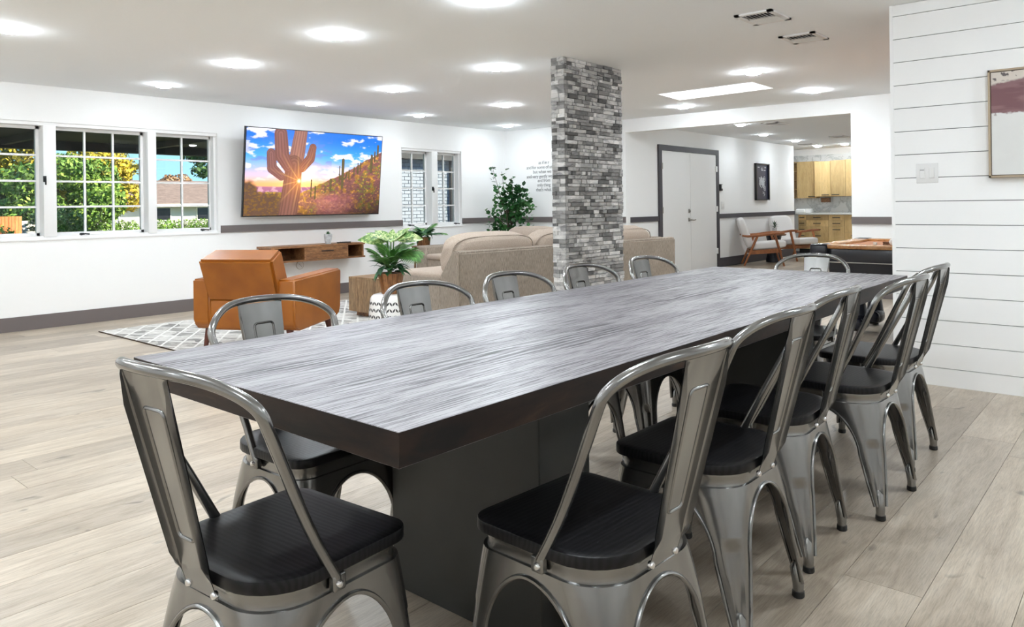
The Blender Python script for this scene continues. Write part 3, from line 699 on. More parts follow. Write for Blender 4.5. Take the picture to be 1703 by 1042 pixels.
# leaves
def leaf_mesh(name, L, W, droop, m, n=8, fold=.12, tip=1.0):
    g = G()
    def fn(u, v):
        s = v; w = W*math.sin(PI*min(1, s**.7*.97+.02))**.8*(1-.15*s); x = (u-.5)*2
        return (x*w/2, L*s*(1-.12*droop*s), abs(x)*w*fold-droop*L*s*s*.5)
    g.grid(fn, 5, n); return mesh(name, g, m, 60)
def frond_mesh(name, L, m, nl=13, droop=.8, wl=.016):
    g = G()
    pts = [(0, L*t*(1-.1*droop*t), L*(.25*t-droop*.5*t*t)) for t in np.linspace(0, 1, 8)]
    g.tube(pts, .0022, 4)
    for i in range(nl):
        t = .25+.75*i/(nl-1); c = Vector((0, L*t*(1-.1*droop*t), L*(.25*t-droop*.5*t*t)))
        for sg in (-1, 1):
            ll = L*.42*math.sin(PI*(.15+.75*t))+.03; d_ = Vector((sg*.75, .65, -.12-.25*t)).normalized(); w = Vector((-sg*.3, .3, .0)).normalized()*wl/2
            p1 = c+d_*ll*.5+Vector((0, 0, .006)); p2 = c+d_*ll-Vector((0, 0, ll*.18))
            g.add([c-w*.4, c+w*.4, p1+w, p1-w, p2], [(0, 1, 2, 3), (3, 2, 4)])
    return mesh(name, g, m, 60)
LM = {'var': leaf_mesh('leaf', .25, .14, .35, M['variegated']), 'dark': leaf_mesh('leaf', .16, .075, .9, M['leafdark']), 'mid': leaf_mesh('leaf', .13, .045, .7, M['leafmid']),
      'frond': frond_mesh('frond', .27, M['leafmid']), 'frondd': frond_mesh('frond', .22, M['leafdark'])}
def put(me, parent, base, az, tilt, s=1.0, roll=0.0, name='leaf'):
    o = link(name, me, parent); o.matrix_local = Matrix.Translation(base) @ Matrix.Rotation(az, 4, 'Z') @ Matrix.Rotation(tilt, 4, 'X') @ Matrix.Rotation(roll, 4, 'Y') @ Matrix.Scale(s, 4); return o
def slat_pot(t, r0, r1, z0, h, n_=16, stuff=False):
    part('pot_liner', G().lathe([(r0-.006, z0), (r1-.006, z0+h-.01)], 20), M['bark'], t)
    for k in range(n_):
        a = 2*PI*k/n_; w0, w1 = r0*math.sin(PI/n_)*.97, r1*math.sin(PI/n_)*.97; q = Matrix.Rotation(a, 4, 'Z')
        g = G().add([(r0-.006, -w0, z0), (r0+.002, -w0, z0), (r0+.002, w0, z0), (r0-.006, w0, z0), (r1-.006, -w1, z0+h), (r1+.002, -w1, z0+h), (r1+.002, w1, z0+h), (r1-.006, w1, z0+h)],
                    [(3, 2, 1, 0), (4, 5, 6, 7), (0, 1, 5, 4), (1, 2, 6, 5), (2, 3, 7, 6), (3, 0, 4, 7)], q)
        part('slat', g, M['potwood'], t, 0)
camaz = math.atan2(-4.84, -4.06)
P1 = thing('potted_foliage', 'mixed green plant with variegated leaves in a tapered slatted wood pot on the white stool', 'plant', (4.056, 4.84, .458), 0)
slat_pot(P1, .075, .105, 0, .17)
toR = YAW-PI/2   # picture right
def dirv(ang): return ang
for az, ti, s_, z, ro in [(toR+PI+.1, .15, 1.0, .38, -.85), (toR+PI+.6, .5, .8, .38, -.5), (toR+.15, .0, 1.0, .41, .9), (toR-.4, .35, .85, .38, .6), (toR+1.57, 1.05, .6, .36, 0), (toR-.1, .8, .7, .38, .6), (toR+PI-.6, .6, .75, .38, -.6), (toR+PI+.1, 1.0, .6, .36, -.5), (toR-1.4, .2, .8, .38, 0)]:
    o = put(LM['var'], P1, (math.cos(az)*.03, math.sin(az)*.03, z+.055), az-PI/2, ti, s_, ro)
    g = G().tube([(0, 0, .15), (math.cos(az)*.015, math.sin(az)*.015, z*.6), (math.cos(az)*.03, math.sin(az)*.03, z+.055)], .003, 5); part('stem', g, M['leafmid'], P1)
for i in range(15):
    az = i*2.399; put(LM['frond'], P1, (math.cos(az)*.03, math.sin(az)*.03, .21+.03*(i % 3)), az-PI/2, random.uniform(.55, 1.35), random.uniform(.62, .85), 0, 'frond')
for az in (toR+.15, toR-.25, toR-.05): put(LM['frond'], P1, (.0, .0, .30), az-PI/2, random.uniform(.1, .35), .95, .3, 'frond')
for i in range(30):
    az = i*2.399+.5; ti = random.uniform(-.6, .9); put(LM['dark'], P1, (math.cos(az)*.07, math.sin(az)*.07, random.uniform(.17, .27)), az-PI/2, ti, random.uniform(.5, .85), random.uniform(-.3, .3))
for i in range(18):
    az = i*2.399+1.1; put(LM['mid'], P1, (math.cos(az)*.04, math.sin(az)*.04, random.uniform(.2, .3)), az-PI/2, random.uniform(.2, 1.3), random.uniform(.8, 1.2))
# second plant on a small stand behind the sofa
q2 = (7.20, 7.88)
ST = thing('plant_stand', 'small wooden stand behind the sofa holding the second potted plant', 'plant stand', (*q2, 0))
part('stand_top', G().lathe([(.16, .595), (.17, .605), (.17, .62)], 24), M['shelf'], ST)
for k in range(4): a = k*PI/2+.4; part('leg', G().tube([(.12*math.cos(a), .12*math.sin(a), .595), (.15*math.cos(a), .15*math.sin(a), 0)], .014, 8), M['shelf'], ST)
P2 = thing('potted_foliage', 'smaller dark green plant in a short wood pot behind the sofa arm, under the small window', 'plant', (*q2, .62), 0)
slat_pot(P2, .085, .10, 0, .12, 14)
for i in range(14): az = i*2.399; put(LM['frond'] if i % 2 else LM['frondd'], P2, (math.cos(az)*.03, math.sin(az)*.03, .12), az-PI/2, random.uniform(.3, 1.1), random.uniform(.8, 1.1), 0, 'frond')
for i in range(22): az = i*2.399; put(LM['dark'], P2, (math.cos(az)*.05, math.sin(az)*.05, random.uniform(.12, .22)), az-PI/2, random.uniform(-.5, 1.1), random.uniform(.7, 1.1))

# sectional sofa
SA = -.085
SO = thing('sectional_sofa', 'beige L-shaped sectional sofa with loose back cushions, seen from behind', 'sofa', (4.95, 4.93, 0), SA)
SL = 3.54
g = G().prism([(0, .05), (0, .735), (.03, .752), (.10, .752), (.30, .50), (.30, .05)], 0, 0, SL)
bm = bmesh.new(); vs = [bm.verts.new(v) for v in g.v]; [bm.faces.new([vs[k] for k in f]) for f in g.f]; bmesh.ops.recalc_face_normals(bm, faces=bm.faces)
bmesh.ops.bevel(bm, geom=bm.edges[:], offset=.012, segments=2, affect='EDGES'); bm.verts.index_update(); g = G().add([v.co.copy() for v in bm.verts], [[v.index for v in f.verts] for f in bm.faces]); bm.free()
part('back_frame', g, M['fabric'], SO, 50)
part('base', G().rbox(.0, SL, .29, .98, .05, .50, .02, 3), M['fabric'], SO, 50)
for i in range(3): part('seat_cushion', G().rbox(.004+i*.86, (i+1)*.86-.004, .27, 1.0, .46, .535, .03, 3), M['fabricl'], SO, 50)
tl = Matrix.Rotation(R(14), 4, 'X')
for i, (x0, x1) in enumerate([(.02, 1.12), (1.14, 2.2), (2.22, 3.2)]):
    o = part('back_cushion', G().pillow(0, 0, 0, x1-x0, .30, .45, 3.6, seg=12, wob=.012), M['fabricl'], SO, 60)
    o.matrix_local = Matrix.Translation(((x0+x1)/2, .235, .685)) @ tl
    w = (x1-x0)/2
    pp = part('piping', G().tube([(math.copysign(abs(math.cos(a))**.45, math.cos(a))*w*.985, -.085, math.copysign(abs(math.sin(a))**.5, math.sin(a))*.215) for a in np.linspace(0, 2*PI, 40)[:-1]], .005, 5, closed=True), M['fabric'], o)
g = G().prism([(SL, .05), (SL, .735), (SL-.03, .752), (SL-.10, .752), (SL-.30, .50), (SL-.30, .05)], 1, .2, 2.95)
part('back_frame', g, M['fabric'], SO, 50)
part('base', G().rbox(SL-1.80, SL-.29, .98, 2.95, .05, .50, .02, 3), M['fabric'], SO, 50)
part('armrest', G().rbox(SL-1.83, SL, 2.72, 2.94, .05, .64, .03, 3), M['fabric'], SO, 50)
for i in range(2): part('seat_cushion', G().rbox(SL-1.83, SL-.29, 1.0+i*.86, 1.855+i*.86, .46, .535, .03, 3), M['fabricl'], SO, 50)
for y0_, y1_ in [(.5, 1.6), (1.62, 2.76)]:
    o = part('back_cushion', G().pillow(0, 0, 0, .30, y1_-y0_, .42, 3.4, seg=12, wob=.012), M['fabricl'], SO, 60)
    o.matrix_local = Matrix.Translation((SL-.24, (y0_+y1_)/2, .655)) @ Matrix.Rotation(R(14), 4, 'Y')
bpy.context.view_layer.update(); SM = Matrix.Translation((4.95, 4.93, 0)) @ Matrix.Rotation(SA, 4, 'Z')
for x_, z_, a_, lb in ((1.55, .70, 12, 'soft beige throw pillow leaning on the sofa back, left of the pillar'), (3.0, .68, 0, 'soft beige throw pillow on the sofa, behind the pillar')):
    o = tag(part('throw_pillow', G().pillow(0, 0, 0, .5, .16, .42, 2.6, seg=12, wob=.03), M['fabricl'], None, 60), lb, 'pillow', 'throw pillows on the sofa')
    o.matrix_world = SM @ Matrix.Translation((x_, .47, z_)) @ Matrix.Rotation(R(18), 4, 'X') @ Matrix.Rotation(R(a_), 4, 'Z')

# television on a tilted mount
W_, Hh = 2.05, 1.08
TV = thing('television', 'large flat television showing a saguaro cactus at desert sunset', 'television', (4.72, 8.36, 1.085))
tilt = math.atan2(.11, 1.065)
tm = Matrix.Rotation(tilt, 4, 'X')
part('bezel', G().box(0, W_+.03, .004, .035, -.012, Hh+.0, tm), M['black'], TV, 0)
part('wall_mount', G().box(.7, 1.3, .03, .14, .35, .75), M['black'], TV, 0)
def vnoise(w, h, fx, fy, seed, octs=4):
    r = np.random.default_rng(seed); out = np.zeros((h, w)); amp = 1; tot = 0
    for o in range(octs):
        gx, gy = max(2, int(fx*2**o)+2), max(2, int(fy*2**o)+2); a = r.random((gy, gx))
        xs = np.linspace(0, gx-1.001, w); ys = np.linspace(0, gy-1.001, h); xi = xs.astype(int); yi = ys.astype(int); tx = xs-xi; ty = ys-yi
        tx = tx*tx*(3-2*tx); ty = (ty*ty*(3-2*ty))[:, None]
        a00 = a[yi][:, xi]; a10 = a[yi][:, xi+1]; a01 = a[yi+1][:, xi]; a11 = a[yi+1][:, xi+1]
        out += amp*((a00*(1-tx)+a10*tx)*(1-ty)+(a01*(1-tx)+a11*tx)*ty); tot += amp; amp *= .55
    return out/tot
def sm(a, b, x): t = np.clip((x-a)/(b-a), 0, 1); return t*t*(3-2*t)
def mixc(c, col_, m_): return c*(1-m_[..., None])+np.array(col_)*m_[..., None]
def tv_image(w=380, h=208):
    U, V = np.meshgrid(np.linspace(0, 1, w), np.linspace(0, 1, h)); U_ = U*1.9   # V up
    c = np.zeros((h, w, 3))+np.array((.0, .13, .62))
    c = mixc(c, (.05, .33, .85), sm(.95, .62, V)); c = mixc(c, (.35, .42, .75), sm(.72, .5, V)); c = mixc(c, (.85, .45, .45), sm(.56, .42, V)*.8); c = mixc(c, (.95, .35, .05), sm(.46, .36, V)*.8)
    n1 = vnoise(w, h, 9, 13, 3, 5); n2 = vnoise(w, h, 9, 16, 5, 5)
    cl = sm(.52, .66, n1)*sm(.42, .6, V); c = mixc(c, (.82, .78, .9), cl*.95)
    dk = sm(.5, .62, n2)*sm(.4, .5, V)*sm(1.1, .7, V)*(U < .6); c = mixc(c, (.10, .16, .42), dk*.6)
    c = mixc(c, (.98, .72, .62), sm(.5, .62, n2)*sm(.36, .46, V)*sm(.66, .5, V)*.7)
    su, sv = .365, .405; d = np.hypot((U-su)*1.9, (V-sv)); c += np.exp(-d/.13)[..., None]*np.array((1.0, .62, .08))*1.1
    # desert floor and hillside
    n3 = vnoise(w, h, 30, 24, 9, 4); n4 = vnoise(w, h, 70, 60, 10, 3); n5 = vnoise(w, h, 12, 9, 12, 3)
    fl_ = sm(.345, .325, V+0*U); far = np.array((.35, .12, .22)); c = mixc(c, far, fl_)
    c = mixc(c, (.75, .45, .5), fl_*sm(.5, .6, n3)*(V > .27)*.5)
    hill = .27+.10*(U > .4)*0+np.where(U > .38, (U-.38)**1.15*.95, 0)+.03*(n5-.5)+.02*(n3-.5)+np.where(U < .3, .0, 0)
    mh = sm(0, -.012, V-hill); base = np.zeros_like(c)+np.array((.15, .055, .05))
    base = mixc(base, (.26, .12, .02), sm(.5, .62, n3)); base = mixc(base, (.07, .09, .015), sm(.48, .6, n5)*sm(.45, .6, n4)); base = mixc(base, (.5, .22, .04), sm(.62, .78, n4)*.6)
    base = mixc(base, (.30, .09, .10), sm(.3, .2, V)*sm(.45, .55, U)*sm(.85, .7, U)*.7)
    base = base*(1.35-1.0*sm(.3, 1.0, U)*sm(.6, .0, V))[..., None]*(.45+n4*1.1)[..., None]; base *= (.35+.65*sm(.0, .2, V+.1*n5))[..., None]
    base += (np.exp(-d/.16)*.5)[..., None]*np.array((.9, .4, .03))
    c = c*(1-mh[..., None])+base*mh[..., None]
    low = sm(.30, .2, V+.10*(n3-.5)+.16*sm(.12, .02, U)*-1)*sm(.36, .2, U); lb = np.zeros_like(c)+np.array((.10, .05, .03)); lb = mixc(lb, (.17, .085, .015), sm(.5, .65, n4)); c = c*(1-low[..., None])+lb*low[..., None]
    def cap(pts, rs, colr, rib, lit=1.0):
        nonlocal c
        best = np.full(U.shape, 9.0); uu = np.zeros_like(U)
        for i in range(len(pts)-1):
            ax, ay = pts[i]; bx, by = pts[i+1]; ax *= 1.9; bx *= 1.9; dx, dy = bx-ax, by-ay
            t_ = np.clip(((U_-ax)*dx+(V-ay)*dy)/(dx*dx+dy*dy), 0, 1); rr = rs[i]+(rs[i+1]-rs[i])*t_
            px, py = U_-ax-t_*dx, V-ay-t_*dy; dd = np.hypot(px, py)/rr; sgn = np.sign(px*dy-py*dx); m_ = dd < best; best = np.where(m_, dd, best); uu = np.where(m_, dd*sgn, uu)
        m_ = sm(1.03, .95, best); ang = np.arcsin(np.clip(uu, -1, 1)); stripe = .55+.45*np.abs(np.sin(ang*rib))
        cc = np.array(colr)[None, None]*(stripe*(.55+.45*np.cos(ang*.9)))[..., None]; cc = cc+(np.exp(-d/.10)[..., None]*np.array((.9, .28, .02))*.7*lit)
        c = c*(1-m_[..., None])+cc*m_[..., None]
    br = (.20, .085, .065)
    cap([(.37, 1.05), (.345, .72), (.325, .5)], [.085, .10, .10], (.30, .13, .10), 8)
    cap([(.325, .60), (.315, .30), (.29, -.02)], [.11, .125, .12], br, 8)
    cap([(.165, .72), (.175, .55), (.24, .455)], [.058, .065, .05], (.22, .09, .08), 6)
    cap([(.225, .95), (.24, .70), (.285, .57)], [.085, .095, .07], (.22, .085, .07), 7)
    cap([(.455, .81), (.44, .68), (.385, .565)], [.05, .062, .055], (.25, .09, .06), 6)
    for x, y0_, h_, r_ in [(.69, .34, .34, .022), (.60, .29, .14, .016), (.485, .2, .14, .014), (.455, .22, .2, .01), (.81, .52, .12, .011), (.83, .55, .1, .009), (.92, .55, .2, .02), (.945, .68, .12, .012), (.97, .75, .13, .016), (.74, .45, .1, .012), (.665, .4, .2, .007), (.78, .5, .09, .01), (.56, .27, .08, .008)]:
        cap([(x, y0_), (x, y0_+h_)], [r_, r_*.9], (.12, .09, .03), 3, .3)
    cap([(.665, .50), (.672, .44), (.69, .44)], [.012]*3, (.12, .09, .03), 2, .3); cap([(.725, .52), (.715, .46), (.69, .43)], [.012]*3, (.12, .09, .03), 2, .3)
    ray = np.zeros_like(U); an = np.arctan2(V-sv, (U-su)*1.9); ray = (np.abs(np.cos(an*5.5+.3))**40)*np.exp(-d/.11)
    c += ray[..., None]*np.array((1, .6, .12))*.9; c += np.exp(-(d/.018)**2)[..., None]*np.array((1.2, 1.1, .7))
    return np.clip(c, 0, 1)
def picture(name, img, fn, m, parent, flipu=False):
    h, w, _ = img.shape; us = np.linspace(0, 1, w); vs_ = np.linspace(0, 1, h)
    V = [fn(u, v) for v in vs_ for u in us]; idx = np.arange(w*h).reshape(h, w)
    q = np.stack([idx[:-1, :-1], idx[:-1, 1:], idx[1:, 1:], idx[1:, :-1]], -1).reshape(-1, 4)
    me = bpy.data.meshes.new(name); me.from_pydata(V, [], q.tolist()); ca = me.color_attributes.new('Col', 'FLOAT_COLOR', 'POINT')
    d_ = np.ones((w*h, 4), dtype=np.float32); d_[:, :3] = img.reshape(-1, 3); ca.data.foreach_set('color', d_.ravel()); me.materials.append(m); me.update()
    return link(name, me, parent)
picture('screen', tv_image(), lambda u, v: tuple(tm @ Vector((.012+u*(W_+.006), .0, .002+v*(Hh-.012)))), M['screen'], TV)

# floating media shelf
MS = thing('floating_shelf', 'rustic wood floating media shelf on the wall below the television', 'shelf', (5.0, 8.19, .50))
part('top_board', G().box(0, 1.42, 0, YW-8.19, .175, .20), M['shelf'], MS, 0)
part('bottom_board', G().box(.02, 1.42, 0, YW-8.19, .0, .022), M['shelf'], MS, 0)
for x in (.03, .47, 1.12, 1.375): part('divider', G().box(x, x+.022, .004, YW-8.19, .022, .175), M['shelf'], MS, 0)
part('back_panel', G().box(.05, 1.38, YW-8.2, YW-8.19, .022, .175), M['shelf'], MS, 0)
dr = part('drawer_front', G().box(.492, 1.12, .002, .02, .024, .173), M['shelf'], MS, 0)
part('handle', G().rbox(.72, .90, -.014, -.004, .115, .125, .003).box(.74, .75, -.006, .004, .116, .124).box(.87, .88, -.006, .004, .116, .124), M['black'], dr)
SP = thing('succulent_pot', 'small green succulent in a white concrete pot on the media shelf', 'plant', (5.88, 8.27, .70))
part('pot', G().lathe([(.035, 0), (.052, .09), (.054, .13), (.046, .13), (.044, .118)], 20), M['concrete'], SP)
lfm = leaf_mesh('leaf', .06, .016, -.3, M['leafdark'], 5)
for i in range(26): az = i*2.399; put(lfm, SP, (0, 0, .118), az-PI/2, .25+1.1*(i/26), .8)
RM = thing('remote_control', 'black remote control lying on the media shelf', 'remote control', (6.13, 8.27, .70), -.05)
part('remote_body', G().rbox(-.10, .10, -.022, .022, 0, .018, .006), M['black'], RM)
part('buttons', G().rbox(-.06, .05, -.012, .012, .017, .0195, .001), M['lead'], RM)
CK = thing('wall_outlet_disc', 'round pale disc with a thin dial line on the wall under the media shelf', 'wall dial', (5.61, YW, .43), 0)
part('disc', G().lathe([(.055, 0), (.055, .012), (.048, .018)], 28, Matrix.Rotation(R(90), 4, 'X')), M['plastic_white'], CK)
part('rim', G().tube([(.053*math.cos(a), -.014, .053*math.sin(a)) for a in np.linspace(0, 2*PI, 28)[:-1]], .003, 5, closed=True), mat('tan_rim', (.45, .4, .34), .5), CK)
part('dial_hand', G().tube([(-.02, -.021, .02), (.022, -.021, -.02)], .0016, 5), M['lead'], CK)
# wall lettering behind the pillar
TXm = mat('pale_gray_lettering', (.30, .30, .31), .8)
lines = [('as if in r', 7.79, 1.864), ('and for some of us t', 8.045, 1.790), ('but when we', 7.905, 1.715), ('and very gently we', 8.045, 1.640), ('and from', 7.81, 1.572), ('only thing', 7.825, 1.497), ("that's what", 7.845, 1.420)]
TXT = thing('wall_lettering', 'lines of pale gray verse lettering on the back wall left of the pillar', 'wall lettering', (XB-.004, 7.8, 1.6))
for s_, y, z in lines:
    cu = bpy.data.curves.new('text_line', 'FONT'); cu.body = s_; cu.size = .078; cu.extrude = .0008; cu.space_character = .93
    o = bpy.data.objects.new('text_line', cu); dg = bpy.context.evaluated_depsgraph_get
    col.objects.link(o); bpy.context.view_layer.update(); me = bpy.data.meshes.new_from_object(o.evaluated_get(dg())); bpy.data.objects.remove(o)
    me.materials.clear(); me.materials.append(TXm)
    o = link('text_line', me, TXT, loc=(0, y-7.8, z-1.6-.02)); o.rotation_euler = (R(90), 0, R(-90))
# corner tree
TR = thing('indoor_tree', 'tall leafy artificial tree in the far corner behind the sofa', 'plant', (9.15, 7.95, 0))
part('pot', G().lathe([(.14, 0), (.18, .3), (.19, .34), (.165, .34), (.16, .3)], 24), M['shelf'], TR)
part('soil', G().lathe([(.001, .29), (.165, .3)], 20, cap=False), M['bark'], TR)
def pictree(px, pz): # offsets in the tree's own width (m, to picture right) and height
    return px
g = G(); lg = G(); tips = []
brs = [(-.30, 1.80, 7), (-.12, 1.72, 6), (.03, 1.62, 6), (.16, 1.45, 5), (.30, 1.40, 5), (-.24, 1.45, 6), (.34, 1.15, 5), (-.36, 1.05, 4), (.0, 1.30, 5), (-.12, 1.2, 5), (.2, 1.22, 5)]
for k in range(4): g.tube([(0.02*k-.03, .02*(k % 2), .3), (.03*k-.04, .03*(k % 2), .7), (.05*k-.07, .02, 1.1)], .010, 6)
rx, ry = math.sin(YAW-.0), -math.cos(YAW)
for bx, bz, nb in brs:
    p = [Vector((0, 0, .75)), Vector((rx*bx*.5, ry*bx*.5+random.uniform(-.05, .05), (.75+bz)/2+.08)), Vector((rx*bx, ry*bx+random.uniform(-.12, .05), bz))]
    g.tube(p, [.008, .005, .002], 5)
    for i in range(nb*4):
        t_ = random.uniform(.35, 1); q = p[0]*(1-t_)**2+p[1]*2*t_*(1-t_)+p[2]*t_*t_; tips.append((q+Vector([random.gauss(0, .035) for _ in range(3)]), 1))
for i in range(520):
    a = random.uniform(0, 2*PI); r = random.random()**.6*.36; z = .72+random.random()**1.5*.75
    r *= (1.0 if z < 1.15 else max(.25, (1.62-z)/.47)); x_ = r*math.cos(a)+(.08 if z > 1.1 else 0)
    tips.append((Vector((rx*x_-ry*0, ry*x_, z))+Vector((0, min(.4, .2*math.sin(a)), 0))*r, 0))
for q, k in tips:
    s_ = random.uniform(.028, .046); e = Matrix.Translation(q) @ Matrix.Rotation(random.uniform(0, 2*PI), 4, 'Z') @ Matrix.Rotation(random.uniform(.2, 1.5), 4, 'X')
    if q.y > .5: continue
    lg.add([(s_*.2*0, 0, 0), (s_*.75, s_*.5, .004), (s_*.8, s_*1.2, 0), (0, s_*1.9, -.004), (-s_*.8, s_*1.2, 0), (-s_*.75, s_*.5, .004)], [(0, 1, 2, 3), (0, 3, 4, 5)], e)
part('branches', g, M['bark'], TR, 60); part('foliage', lg, M['leaftree'], TR, 60, stuff=True)

# ---------------------------------------------------------------- shiplap wall items
PT = thing('abstract_painting', 'abstract painting, mauve shape on white, pale wood frame, on the shiplap wall', 'painting', (XS, .10, 1.30))
part('frame', G().box(-.045, 0, .0, .69, 0, .012).box(-.045, 0, .0, .69, .632, .644).box(-.045, 0, .678, .69, 0, .644).box(-.045, 0, 0, .012, 0, .644), mat('pale_oak_frame', (.42, .33, .23), .5), PT, 0)
part('shadow_gap', G().box(-.03, 0, .012, .678, .012, .632), mat('walnut_liner', (.06, .035, .03), .6), PT, 0)
def paint_img(w=200, h=190):
    U, V = np.meshgrid(np.linspace(0, 1, w), np.linspace(0, 1, h)); n1 = vnoise(w, h, 8, 8, 1, 5); n2 = vnoise(w, h, 30, 30, 2, 3); n3 = vnoise(w, h, 3, 14, 4, 4)
    c = np.zeros((h, w, 3))+np.array((.72, .72, .71)); c *= (.97+.05*n1)[..., None]
    u = 1-U  # from left of the picture as seen
    j = (n2-.5)*.03
    c = mixc(c, (.66, .60, .54), sm(.83, .85, V+j+.05*u)*sm(.5, .42, u+j))
    m1 = sm(.62, .635, V+j+.04*n1)*sm(.845+.05, .825+.05, V+j-.16*u); mauve = np.zeros_like(c)+np.array((.185, .085, .095)); mauve = mixc(mauve, (.28, .16, .17), sm(.55, .75, n3)*.6)
    c = c*(1-m1[..., None])+mauve*m1[..., None]
    m2 = sm(.275, .29, u+j)*sm(.42+.0, .44, V+j+.05*u)*sm(.66, .64, V)*sm(.8, .75, u); gr = np.zeros_like(c)+np.array((.17, .12, .12)); gr = mixc(gr, (.45, .42, .38), sm(.5, .65, n2))
    gr = mixc(gr, (.185, .085, .095), sm(.55, .6, V)); c = c*(1-m2[..., None])+gr*m2[..., None]
    m3 = sm(.62, .7, n2)*sm(.90, .93, V)*sm(.14, .1, np.abs(u-.1)); c = mixc(c, (.12, .1, .1), m3)
    m4 = sm(.56, .66, n2)*sm(.08, .02, u)*sm(.03, .01, np.abs(V-.60)); c = mixc(c, (.2, .15, .15), m4)
    return np.clip(c, 0, 1)
picture('canvas', paint_img(), lambda u, v: (-.038, .016+u*.658, .016+v*.612), M['canvas'], PT)
SWp = thing('light_switch', 'white double rocker light switch plate on the shiplap wall', 'light switch', (XS, 1.13, 1.342))
part('plate', G().rbox(-.006, 0, -.062, .062, -.062, .062, .003), M['plastic_white'], SWp)
part('rocker', G().rbox(-.012, -.004, .012, .042, -.033, .033, .003), M['plastic_white'], SWp); part('rocker', G().rbox(-.012, -.004, -.042, -.012, -.033, .033, .003), M['plastic_white'], SWp)
part('slider_mark', G().box(-.0135, -.012, .015, .039, .018, .021), M['lead'], SWp, 0)

# ---------------------------------------------------------------- pool table
PO = thing('pool_table', 'black pool table with honey wood rails behind the dining table', 'pool table', (6.55, 2.28, 0))
LX, LY = 1.32, -2.3
part('cabinet', G().rbox(.03, LX-.03, LY+.03, -.03, .66, .775, .01).prism([(.10, .50), (LX-.10, .50), (LX-.05, .66), (.05, .66)], 1, LY+.1, -.12), M['blackgloss'], PO)
part('trim_strip', G().box(.026, LX-.026, LY+.026, -.026, .655, .662), M['nickel'], PO, 0)
part('playfield', G().box(.12, LX-.12, LY+.12, -.12, .775, .782), M['felt'], PO, 0)
for a in ((.0, .13, LY+.1, -.1), (LX-.13, LX, LY+.1, -.1), (.1, LX-.1, LY, LY+.13), (.1, LX-.1, -.13, 0)): part('rail', G().rbox(*a, .772, .805, .008), M['poolrail'], PO)
for x, y in ((.06, -.06), (LX-.06, -.06), (.06, LY+.06), (LX-.06, LY+.06)): part('corner_cap', G().rbox(x-.075, x+.075, y-.075, y+.075, .70, .812, .025, 3), M['blackgloss'], PO)
for x, y in ((.62, -.2), (1.12, -.2), (.62, LY+.25), (1.12, LY+.25)):
    g = G().tube([(x, y, .52), (x, y, .40), (x, y, .30), (x, y, .20)], [.085, .08, .052, .058], 16)
    g.pillow(x-.03, y-.0, .085, .23, .17, .14, 2.6, seg=8).pillow(x-.12, y, .08, .10, .15, .13, 2.2, seg=6).tube([(x, y, .24), (x-.01, y, .10)], [.058, .08], 16).tube([(x, y, .012), (x, y, 0)], .03, 12)
    part('leg', g, M['blackgloss'], PO, 50)
BR = thing('ball_rack', 'brown wooden ball tray lying on the pool table', 'ball tray', (6.9, 1.78, .783))
part('tray', G().rbox(-.1, .12, -.45, .0, 0, .03, .006), M['shelf'], BR); part('rim', G().rbox(-.1, -.08, -.45, .0, .03, .045, .004), M['shelf'], BR)
for x, y, z, nm in ((6.80, 1.70, .805, 'white cue ball standing on the near pool table rail'), ):
    b = tag(part('cue_ball', G().pillow(0, 0, .0286, .057, .057, .057, 2, seg=8), M['ceramic'], None, 80, weld=True, loc=(6.66, 1.665, .805)), nm, 'ball')
CHK = tag(part('chalk_cube', G().rbox(-.012, .012, -.012, .012, 0, .024, .003), M['ceramic'], None, loc=(6.66, 1.80, .805)), 'tiny white chalk cube on the pool table rail left of the cue ball', 'chalk')

# ---------------------------------------------------------------- entry furniture
def lounge(label, loc, rz):
    t = thing('lounge_chair', label, 'armchair', loc, rz, 'white lounge chairs in the entry')
    # forward +y
    for s_ in (-1, 1):
        x = .31*s_
        a = part('armrest', G().tube([(x, -.40, .56), (x, -.30, .545), (x, -.1, .56), (x, .2, .60), (x, .34, .605)], [.015, .021, .023, .024, .018], 8), M['teak'], t)
        part('leg', G().tube([(x, -.13, .55), (x, -.37, 0)], [.024, .017], 8), M['teak'], t)
        part('leg', G().tube([(x, .17, .59), (x, .33, 0)], [.025, .017], 8), M['teak'], t)
        part('side_rail', G().add([(x-.012, -.26, .28), (x+.012, -.26, .28), (x+.012, .27, .33), (x-.012, .27, .33), (x-.012, -.28, .21), (x+.012, -.28, .21), (x+.012, .29, .25), (x-.012, .29, .25)],
             [(0, 1, 2, 3), (7, 6, 5, 4), (0, 4, 5, 1), (1, 5, 6, 2), (2, 6, 7, 3), (3, 7, 4, 0)]), M['teak'], t, 0)
    part('front_rail', G().rbox(-.30, .30, .25, .28, .25, .31, .004), M['teak'], t); part('rear_rail', G().rbox(-.30, .30, -.27, -.24, .22, .28, .004), M['teak'], t)
    o = part('seat_cushion', G().pillow(0, 0, 0, .58, .64, .14, 5, seg=10), M['cream'], t, 60); o.matrix_local = Matrix.Translation((0, .07, .375)) @ Matrix.Rotation(R(5), 4, 'X')
    o = part('back_cushion', G().pillow(0, 0, 0, .58, .14, .60, 5, seg=10), M['cream'], t, 60); o.matrix_local = Matrix.Translation((0, -.33, .60)) @ Matrix.Rotation(R(20), 4, 'X')
    return t
c1 = lounge('white cushioned lounge chair with teak frame nearest the double door', (13.72, 5.66, 0), R(-62-90))
c2 = copy_tree(c1, (15.22, 5.62, 0), R(-112-90), 'white cushioned lounge chair with teak frame farther from the door, before the kitchen', 'white lounge chairs in the entry')
ET = thing('side_table', 'black side table with round brown top between the two lounge chairs', 'side table', (14.45, 5.75, 0))
